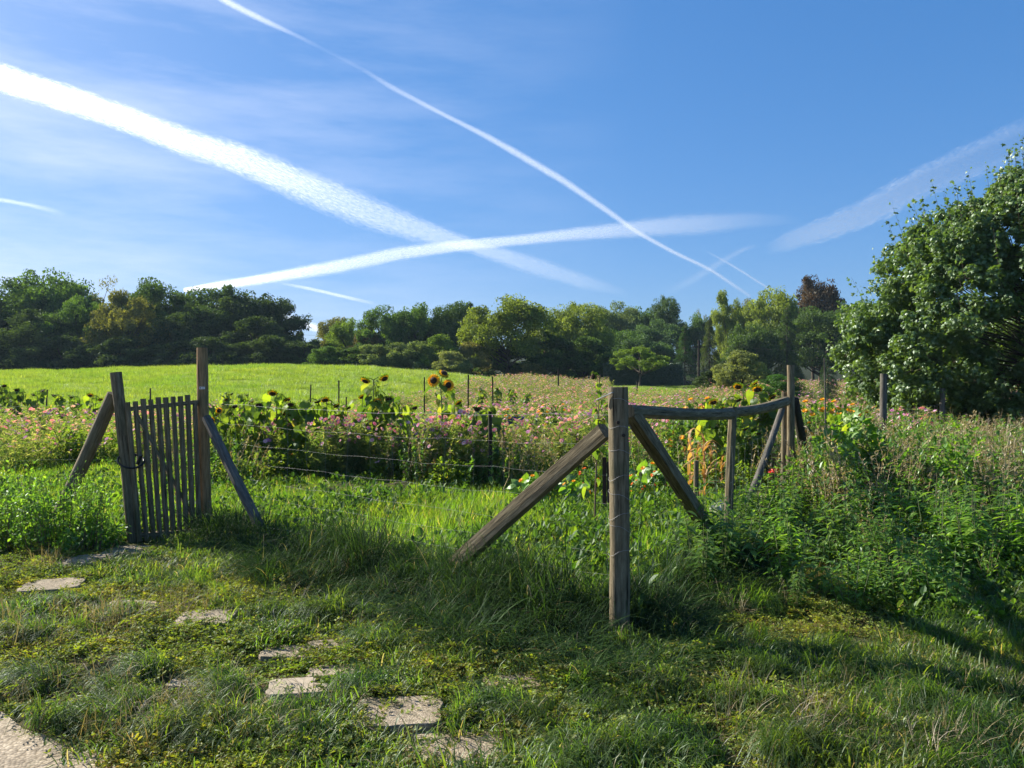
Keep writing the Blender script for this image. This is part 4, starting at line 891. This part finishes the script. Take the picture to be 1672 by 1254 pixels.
# bedding bushes (leafy green filler plants with orange / yellow flowers)
def bedbush(seed,fm,leafm,h=.45,r=.3,nf=9,fs=.03,ls=.05,n=900,T=OVAL,TF=OVALF):
    global rng
    save=rng; rng=np.random.default_rng(seed); rs=rng
    t=thing('bedding_plant','','plant'); mb=MB(); 
    for s in range(14):
        a=rs.uniform(0,6.28); q=rs.uniform(.1,1)*r; tube(mb,[(0,0,0),(math.cos(a)*q,math.sin(a)*q,h*rs.uniform(.5,.95))],[.006,.003],4,cap=False,mat=1)
    u=randdir(n); u[:,2]=abs(u[:,2]); k=rs.random(n)**.4; pos=u*k[:,None]*np.array([r,r,h*.95])+np.array([0,0,.04]); pos+=rs.normal(size=(n,3))*.02
    scatter(mb,T,TF,pos,u+randdir(n)*.9,nz(u+randdir(n)*.6+np.array([0,0,.5])),ls*rs.uniform(.6,1.3,n),0,rs.random(n)); mb.obj('foliage',[leafm,M['stem']],t)
    for s in range(nf):
        u=randdir(1)[0]; u[2]=abs(u[2])*.8+.2; u[1]=-abs(u[1]); u=nz(u); mb=MB(); c=u*np.array([r,r,h])*1.04+np.array([0,0,.03])
        m=12; a=np.arange(m)*6.283/m; uu=nz(np.cross(u,[0.3,.1,1.])); w=np.cross(u,uu); f=np.cos(a)[:,None]*uu+np.sin(a)[:,None]*w
        for q in (0,.5): scatter(mb,LEAF*np.array([1.2,1,1]),LEAFF,np.zeros((m,3)),f+u*(q+.1),u,fs*(1-q*.3),0,rs.random(m))
        o=mb.obj('blossom',fm,t); o.location=c
    rng=save; return t
BB={'orange':bedbush(30,M['orange'],M['broad'],.5,.32,9,.035,.055),'yellow':bedbush(31,M['petal'],M['broad'],.9,.35,16,.04,.06,1300),
 'squash':bedbush(32,M['petal'],M['squash'],.55,.5,3,.06,.24,75,HEART,HEARTF),'leafy':bedbush(33,M['petal'],M['sunleaf'],.45,.35,2,.02,.06,900),'maple':bedbush(34,M['orange'],M['squash'],1.1,.5,0,.03,.12,900,PALM,PALMF)}
bu=set()
def putbed(kind,px,d,top,label,name,cat,group,ws=1):
    o=BB[kind] if kind not in bu else copytree(BB[kind]); bu.add(kind); g=G(px,d); h0={'orange':.53,'yellow':.93,'squash':.68,'leafy':.47,'maple':1.2}[kind]
    s=max(.25,P3(px,top,d).z-g.z)/h0; o.location=g; o.scale=(s*ws,s*ws,s); o.rotation_euler=(0,0,rng.uniform(-.8,.8)); o.name=name
    tag(o,label,cat,group)
for px,d,top,lb in ((868,10.3,768,'light green big-leaved squash left of the corner post'),(905,10.6,764,'squash with broad lime leaves left of the corner post, second one'),(940,10.2,778,'squash plant close to the left side of the corner post'),(1060,11.2,748,'squash plant seen through the rail braces'),(1035,10.6,770,'low squash plant just right of the corner post')):
    putbed('squash',px,d,top,lb,'squash_plant','squash','squash plants near the corner post',.9)
for px,d,top in ((962,10.8,765),(1015,11,765),(1045,10.3,785),(1075,10.9,770),(1100,10.5,790)): putbed('orange',px,d,top,'marigold bush with orange flower heads near the corner post','marigold_plant','marigold','orange marigold bushes')
for px,d,top in ((1140,13,652),(1165,13.6,650),(1100,15,672),(895,17,662),(918,18,660),(835,16,668),(1320,13,655),(1345,13.5,652),(1368,14,655),(1395,15,660),(1330,11.6,690)):
    putbed('yellow',px,d,top,'bush of small yellow flowers '+('right of the far rail post' if px>1300 else 'behind the sagging rail' if px>1000 else 'in the meadow left of the corner post'),'yellow_flower_bush','flower bush','yellow flower bushes')
for k,(px,d,top) in enumerate([(385,11.7,748),(452,11.9,738),(505,12.1,732),(640,12.0,735),(732,11.3,748),(765,11.9,738),(835,12.2,735),(35,16,705),(110,15,700),(170,15,705),(1150,11,745),(1215,10.6,760),(1090,12.4,735)]):
    putbed('leafy',px,d,top,'low leafy green plant at the front edge of the flower bed'if 300<px<900 else 'low leafy plant '+('left of the gate' if px<300 else 'behind the rail'),'leafy_plant','plant','leafy plants at the front of the beds')
putbed('maple',1385,9.6,655,'bright green young maple sapling right of the far rail post','maple_sapling','sapling',None,.85)
putbed('maple',1352,10.8,700,'low leafy sapling close to the right side of the far rail post','maple_sapling','sapling',None,.7)
putbed('maple',1425,9.9,690,'smaller leafy sapling beside the bright green one','maple_sapling','sapling',None,.6)
# dry corn
def corn(seed):
    global rng
    save=rng; rng=np.random.default_rng(seed); t=thing('corn_plant','','corn'); mb=MB(); tube(mb,[(0,0,0),(.02,0,.6),(0,.02,1.15)],[.012,.01,.005],6); mb.obj('stalk',M['corn'],t)
    mb=MB(); n=16
    pos=np.stack([np.zeros(n),np.zeros(n),rng.uniform(.1,1.05,n)],1); blades(mb,n,.02,.35,.6,.055,.75,dry=0,seg=6,lean=.5,pos=pos); mb.obj('foliage',M['corn'],t)
    rng=save; return t
CN=[corn(41),corn(42)]
for k,(px,d,top) in enumerate([(1125,10.6,700),(1150,10.2,705),(1162,10.9,725),(1138,11.2,720),(1178,10.6,740)]):
    o=CN[k] if k<2 else copytree(CN[k%2]); g=G(px,d); s=(P3(px,top,d).z-g.z)/1.2; o.location=g; o.scale=(s*1.1,s*1.1,s); o.rotation_euler=(0,0,k*1.3)
    tag(o,['dry orange-brown corn plant, leftmost of the clump behind the rail','tall dry corn plant in the front of the clump','shorter dry corn plant behind the tall one','dry corn plant half hidden at the back of the clump','small dry corn plant next to the rail upright'][k],'corn','dried corn plants')
# nettles
def nettle(seed):
    global rng
    save=rng; rng=np.random.default_rng(seed); rs=rng; t=thing('nettle_plant','','nettle'); ms=MB(); ml=MB()
    for s in range(7):
        a=rs.uniform(0,6.28); o=np.array([math.cos(a),math.sin(a),0])*rs.uniform(0,.12); h=rs.uniform(.35,.62); tip=o*2.2+np.array([0,0,h])
        tube(ms,[o,(o+tip)/2,tip],[.004,.003,.002],4,cap=False)
        for j,z in enumerate(np.linspace(.15,1,10)):
            c=o+(tip-o)*z; b=j*1.571+rs.normal()*.2
            for q in (0,math.pi):
                d=np.array([math.cos(b+q),math.sin(b+q),rs.uniform(-.35,.25) if z<.95 else .8]); sz=.11*(1-.55*abs(z-.65))*rs.uniform(.7,1.1)*(1 if z<.93 else .6)
                scatter(ml,LANCE,LANCEF,(c+d*.015)[None],d[None],[0,0,1],sz,0,rs.random())
    ms.obj('stem',M['stem'],t); ml.obj('foliage',M['nettle'],t); rng=save; return t
NT=[nettle(51),nettle(52),nettle(53),nettle(54)]
npos=[]
k=0
while len(npos)<95:
    d=rng.uniform(5.2,9.3); px=rng.uniform(1085,1690); x=(px-CX)/F*d
    if d<5.6+(1250-px)/600*1.5 if px<1250 else False: continue
    if x<.95+ (d-5)*.5-.2 or (abs(x-2)<.0): continue
    if fence_y(x)<d-.2: continue
    if any((x-a)**2+(d-b)**2<.035 for a,b in npos): continue
    if px>1560 and d<6.3: continue
    npos.append((x,d))
for k,(x,d) in enumerate(npos):
    o=NT[k] if k<4 else copytree(NT[k%4]); o.location=(x,d,float(terr(x,d))); s=rng.uniform(.6,1.3)*np.interp(d,[5.2,6.2,9.3],[.7,1.,1.0]); o.scale=(s,s,s); o.rotation_euler=(rng.normal()*.1,rng.normal()*.1,rng.uniform(0,6.28))
    tag(o,'green nettle plant in the thick nettle patch right of the corner post','nettle','nettles in the patch on the right')
# bush left of the gate
def leftbush():
    g=G(105,7.3); t=thing('bramble_bush','tangled dark green bramble bush at the left of the gate','bush',g); mbS=MB(); ml=MB(); rs=rng
    lump=rs.uniform(.3,1.15,11)
    for s in range(105):
        a=rs.uniform(0,6.28); r=rs.uniform(.05,.62); h=rs.uniform(.45,1.)*(1-.45*r)*lump[int(a/6.2832*11)%11]; o=np.array([math.cos(a)*r*.7,math.sin(a)*r*.45,0]); tip=o+np.array([math.cos(a)*.12,math.sin(a)*.12,h]); tube(mbS,[o,(o+tip)/2+rs.normal(size=3)*.02,tip],[.004,.003,.0015],3,cap=False)
        k=46; t_=rs.random(k)**.7; pos=o+(tip-o)*t_[:,None]+rs.normal(size=(k,3))*.03; scatter(ml,OVAL,OVALF,pos,randdir(k)+np.array([0,0,.2]),nz(randdir(k)*.6+np.array([0,0,1.])),rs.uniform(.02,.05,k),0,rs.random(k))
    mbS.obj('stem',M['brownstem'],t); ml.obj('foliage',M['nettle'],t)
    c=copytree(t); g=G(20,7.6); c.location=g; c.scale=(.85,.85,.95); c.rotation_euler=(0,0,2); c['label']='smaller leafy bush cut by the left edge'
    c=copytree(t); g=G(140,7.7); c.location=g; c.scale=(.5,.5,.95); c.rotation_euler=(0,0,1); c['label']='narrow leafy growth hugging the left gate post'
leftbush()
# tall dead weed stalks on the right
def deadweed(seed):
    global rng
    save=rng; rng=np.random.default_rng(seed); rs=rng; t=thing('dead_weed_stalk','','weed'); mb=MB(); m2=MB(); h=1.0
    tube(mb,[(0,0,0),(.02,.01,.5),(rs.normal()*.08,0,h)],[.006,.005,.002],4,cap=False)
    for s in range(12):
        z=rs.uniform(.35,.98); a=rs.uniform(0,6.28); l=rs.uniform(.12,.32); p0=np.array([.02*z,0,z*h]); p1=p0+np.array([math.cos(a)*l,math.sin(a)*l,l*.8]); tube(mb,[p0,p1],[.003,.001],3,cap=False)
        k=18; t_=rs.random(k)**.5; pos=p0+(p1-p0)*t_[:,None]+rs.normal(size=(k,3))*.012; scatter(m2,LEAF,LEAFF,pos,randdir(k),[0,0,1],rs.uniform(.01,.035,k),0,rs.random(k))
    mb.obj('stem',M['straw'],t); m2.obj('dry_foliage',M['straw'],t); rng=save; return t
DW=[deadweed(61),deadweed(62),deadweed(63)]
for k in range(34):
    px=rng.uniform(1330,1672); d=rng.uniform(8.6,12); o=DW[k] if k<3 else copytree(DW[k%3]); o.location=G(px,d); s=rng.uniform(.75,1.15); o.scale=(s*.9,s*.9,s); o.rotation_euler=(rng.normal()*.16,rng.normal()*.16,rng.uniform(0,6.28))
    tag(o,'tall dead straw-coloured weed stalk in the tangle on the right','weed','dead weed stalks on the right')
# small objects
g=G(842,16); t=thing('plastic_crate','small blue plastic crate among the flowers','crate',P3(842,697,16))
mb=MB()
for (c,s) in (((0,-.13,.1),(.32,.012,.2)),((0,.13,.1),(.32,.012,.2)),((-.16,0,.1),(.012,.25,.2)),((.16,0,.1),(.012,.25,.2)),((0,0,.008),(.3,.24,.012))): box(mb,c,s)
mb.obj('body',M['bluep'],t); mb=MB()
for (c,s) in (((0,-.137,.2),(.35,.02,.02)),((0,.137,.2),(.35,.02,.02)),((-.168,0,.2),(.02,.254,.021)),((.168,0,.2),(.02,.254,.021))): box(mb,c,s)
mb.obj('rim',M['bluep'],t)
mb=MB(); c0=P3(1268,771,10.9)
for q in range(3):
    pts=[c0+Vector((math.cos(a)*(.11-.02*q),math.sin(a)*.08,.02*q+.01*math.sin(3*a))) for a in np.linspace(0,6.283,18)]; tube(mb,pts,.016,7,cap=False)
tag(mb.obj('garden_hose',M['redp']),'red coiled hose lying in the grass beside the far rail post','hose')
mb=MB(); rs=np.random.default_rng(3); n=14; V=[]
for i in range(7):
    th=math.pi*i/6
    for j in range(n): a=j*6.283/n; rr=1+.13*rs.normal(); V.append((math.sin(th)*math.cos(a)*.14*rr,math.sin(th)*math.sin(a)*.1*rr,.11*math.cos(th)*rr+.06))
V=np.array(V); q=np.arange(n); q2=(q+1)%n; mb.add(V,np.concatenate([np.stack([i*n+q,i*n+q2,(i+1)*n+q2,(i+1)*n+q],1) for i in range(6)]),0,False)
o=mb.obj('rock',plain('pale_stone',(.55,.53,.45),.9,0,.5,20,.2)); o.location=P3(1178,832,9.0); o.location.z=.04; tag(o,'pale whitish rock beside the rail upright','rock')
# dead grass heap in the garden
mb=MB(); 
for s in range(420):
    a=rng.uniform(0,6.28); p=np.array([rng.normal()*.45,rng.normal()*.14,abs(rng.normal())*.05+.03]); d=np.array([math.cos(a)*.3+.1,math.sin(a)*.12,rng.normal()*.04]); tube(mb,[p-d*.8,p+np.array([0,0,.04]),p+d*.8],[.0035,.004,.002],3,cap=False,rnd=rng.random())
o=mb.obj('straw_heap',M['straw']); o.location=G(590,10.8); tag(o,'flat heap of dry cut stalks before the flower bed','straw heap')

# ---------------------------------------------------------------- contrails
def contrail_mat(name,dens,scale,edge,brk,str_=1.0):
    m,nt,out=newmat(name); tc=N(nt,'ShaderNodeTexCoord')
    la=N(nt,'ShaderNodeAttribute',attribute_name='rnd'); de=N(nt,'ShaderNodeAttribute',attribute_name='dens'); uv=N(nt,'ShaderNodeAttribute',attribute_name='along')
    cb=N(nt,'ShaderNodeCombineXYZ'); L(nt,mth(nt,'MULTIPLY',uv.outputs['Fac'],1.0),cb.inputs[0]); L(nt,mth(nt,'MULTIPLY',la.outputs['Fac'],brk),cb.inputs[1])
    n1=noise(nt,scale,7,cb.outputs[0],.62); n2=noise(nt,scale*.3,4,cb.outputs[0])
    e=mth(nt,'SUBTRACT',1.0,mth(nt,'ABSOLUTE',la.outputs['Fac'])); e=mth(nt,'ADD',e,mth(nt,'MULTIPLY',mth(nt,'SUBTRACT',mth(nt,'ADD',mth(nt,'MULTIPLY',n1,.4),mth(nt,'MULTIPLY',n2,.6)),.5),1.0))
    mr=N(nt,'ShaderNodeMapRange',interpolation_type='SMOOTHSTEP'); L(nt,e,mr.inputs[0]); mr.inputs[1].default_value=.0; mr.inputs[2].default_value=edge+.4
    nn=N(nt,'ShaderNodeMapRange'); L(nt,n1,nn.inputs[0]); nn.inputs[1].default_value=.36; nn.inputs[2].default_value=.64; nn.inputs[3].default_value=.42; nn.clamp=True; nn.inputs[4].default_value=1
    al=mth(nt,'MULTIPLY',mth(nt,'MULTIPLY',mth(nt,'MULTIPLY',mr.outputs[0],nn.outputs[0]),de.outputs['Fac']),dens*.85,True)
    d=N(nt,'ShaderNodeBsdfDiffuse'); t=N(nt,'ShaderNodeBsdfTranslucent'); d.inputs[0].default_value=t.inputs[0].default_value=(.55,.56,.57,1)
    ad=N(nt,'ShaderNodeAddShader'); L(nt,d.outputs[0],ad.inputs[0]); L(nt,t.outputs[0],ad.inputs[1])
    tr=N(nt,'ShaderNodeBsdfTransparent'); mx=N(nt,'ShaderNodeMixShader'); L(nt,al,mx.inputs[0]); L(nt,tr.outputs[0],mx.inputs[1]); L(nt,ad.outputs[0],mx.inputs[2]); L(nt,mx.outputs[0],out.inputs[0])
    return m
def contrail(pts,label,dens,scale=6,edge=.5,brk=2.0,Rr=4000):
    """pts: (px,py,halfwidth px,density); a long flattened tube high in the air"""
    P=np.array(pts,float); s=np.concatenate([[0],np.cumsum(np.hypot(np.diff(P[:,0]),np.diff(P[:,1])))]); n=max(8,int(s[-1]/12)); u=np.linspace(0,s[-1],n)
    Q=np.stack([np.interp(u,s,P[:,i]) for i in range(4)],1)
    for i in (0,1): Q[1:-1,i]=(Q[:-2,i]+Q[1:-1,i]*2+Q[2:,i])/4
    T=np.gradient(Q[:,:2],axis=0); T/=np.linalg.norm(T,axis=1)[:,None]; Nm=np.stack([-T[:,1],T[:,0]],1)
    V=[];lat=[];de=[];al=[]; K=14
    for i in range(n):
        for j in range(K):
            a=j*6.2832/K; c=math.cos(a); p=Q[i,:2]+Nm[i]*c*Q[i,2]; dep=Rr*(1+math.sin(a)*Q[i,2]/F*.35)
            v=np.array([(p[0]-CX)/F,1,-(p[1]-HY)/F]); v=v/np.linalg.norm(v)*dep; V.append(v+np.array([0,0,EYE])); lat.append(c); de.append(Q[i,3]); al.append(u[i]/60)
    q=np.arange(K); q2=(q+1)%K; mb=MB(); mb.add(np.array(V),np.concatenate([np.stack([i*K+q,i*K+q2,(i+1)*K+q2,(i+1)*K+q],1) for i in range(n-1)]),0,True,np.array(lat))
    o=mb.obj('contrail',contrail_mat('contrail_ice',dens,scale,edge,brk))
    for nm,da in (('dens',de),('along',al)):
        a=o.data.attributes.new(nm,'FLOAT','POINT'); a.data.foreach_set('value',np.array(da,np.float32))
    o.visible_shadow=True
    tag(o,label,'contrail','aircraft trails in the sky')
contrail([(-160,62,30,1.3),(0,128,28,1.05),(100,158,26,.95),(200,192,25,.85),(300,231,28,.62),(400,262,31,.5),(500,306,34,.4),(600,346,33,.3),(690,378,25,.28),(780,405,14,.28),(860,430,20,.2),(950,459,16,.15),(1030,480,8,0)],'widest bright white contrail sweeping down from the left edge',.9,6,.35,2.4)
contrail([(330,-25,8,.6),(365,0,8,.55),(430,33,7,.45),(480,56,5,.15),(520,76,5,.03),(590,112,5,.05),(640,143,6,.25),(730,190,5,.4),(790,220,6.5,.5),(840,248,8,.6),(920,295,8,.65),(1000,350,6.5,.65),(1040,379,5.5,.7),(1100,412,4.5,.75),(1160,440,4,.65),(1225,484,4,.4)],'long thin contrail running from the top edge down to the right treetops',.6,11,.5,2.2,4300)
contrail([(300,474,5,1.),(360,466,9,.9),(420,457,10,.75),(480,447,12,.6),(540,437,14,.5),(600,425,14,.45),(650,414,14,.45),(750,401,12,.5),(850,392,11,.45),(930,383,13,.42),(1000,377,16,.38),(1080,370,20,.3),(1150,366,22,.25),(1230,359,16,.12),(1310,360,9,0)],'contrail rising gently from behind the left wood and fading at the right',.85,9,.3,2.6,4600)
contrail([(1250,410,10,0),(1290,393,18,.2),(1350,374,22,.28),(1420,346,26,.28),(1500,300,28,.25),(1580,266,32,.2),(1700,215,38,.14)],'faint broad contrail behind the maple on the right',.95,8,.2,1.6,4900)
contrail([(1080,482,12,0),(1130,458,10,.15),(1170,432,8,.2),(1215,406,5,.2),(1240,400,4,0)],'short faint wisp of contrail low above the right treetops',.6,7,.6,1.6,5200)
contrail([(1150,408,2.2,0),(1200,436,2.4,.35),(1260,474,2.4,.35)],'hair-thin contrail ending at the yellow-green hillside tree',.8,7,.3,1.2,5400)
contrail([(455,462,3,0),(500,470,3.5,.4),(560,484,3.5,.45),(620,498,4,0)],'short thin contrail below the rising one',.7,7,.3,1.2,5600)
contrail([(-60,318,4,.4),(0,326,5,.5),(50,335,5,.4),(110,350,8,0)],'short faint contrail at the left edge',.5,7,.6,1.2,5800)
contrail([(440,508,10,0),(490,528,10,.9),(530,540,8,.8),(600,552,5,0)],'short bright streak low in the gap beside the left wood',.9,6,.6,1.6,6000)

# added haze volume: mostly stands in for lens veil over the far trees
mb=MB(); zt=40; box(mb,(0,300,(zt-3)/2),(1300,640,zt+3)); hz=mb.obj('haze',None)
m,nt,out=newmat('veil_haze'); pv=N(nt,'ShaderNodeVolumePrincipled'); pv.inputs['Color'].default_value=(.6,.82,1,1); pv.inputs['Density'].default_value=.0002; pv.inputs['Anisotropy'].default_value=.1; L(nt,pv.outputs[0],out.inputs[1])
hz.data.materials.clear(); hz.data.materials.append(m); tag(hz,'added thin bluish haze, mostly for lens veil, softening the far trees','haze',None,'stuff')
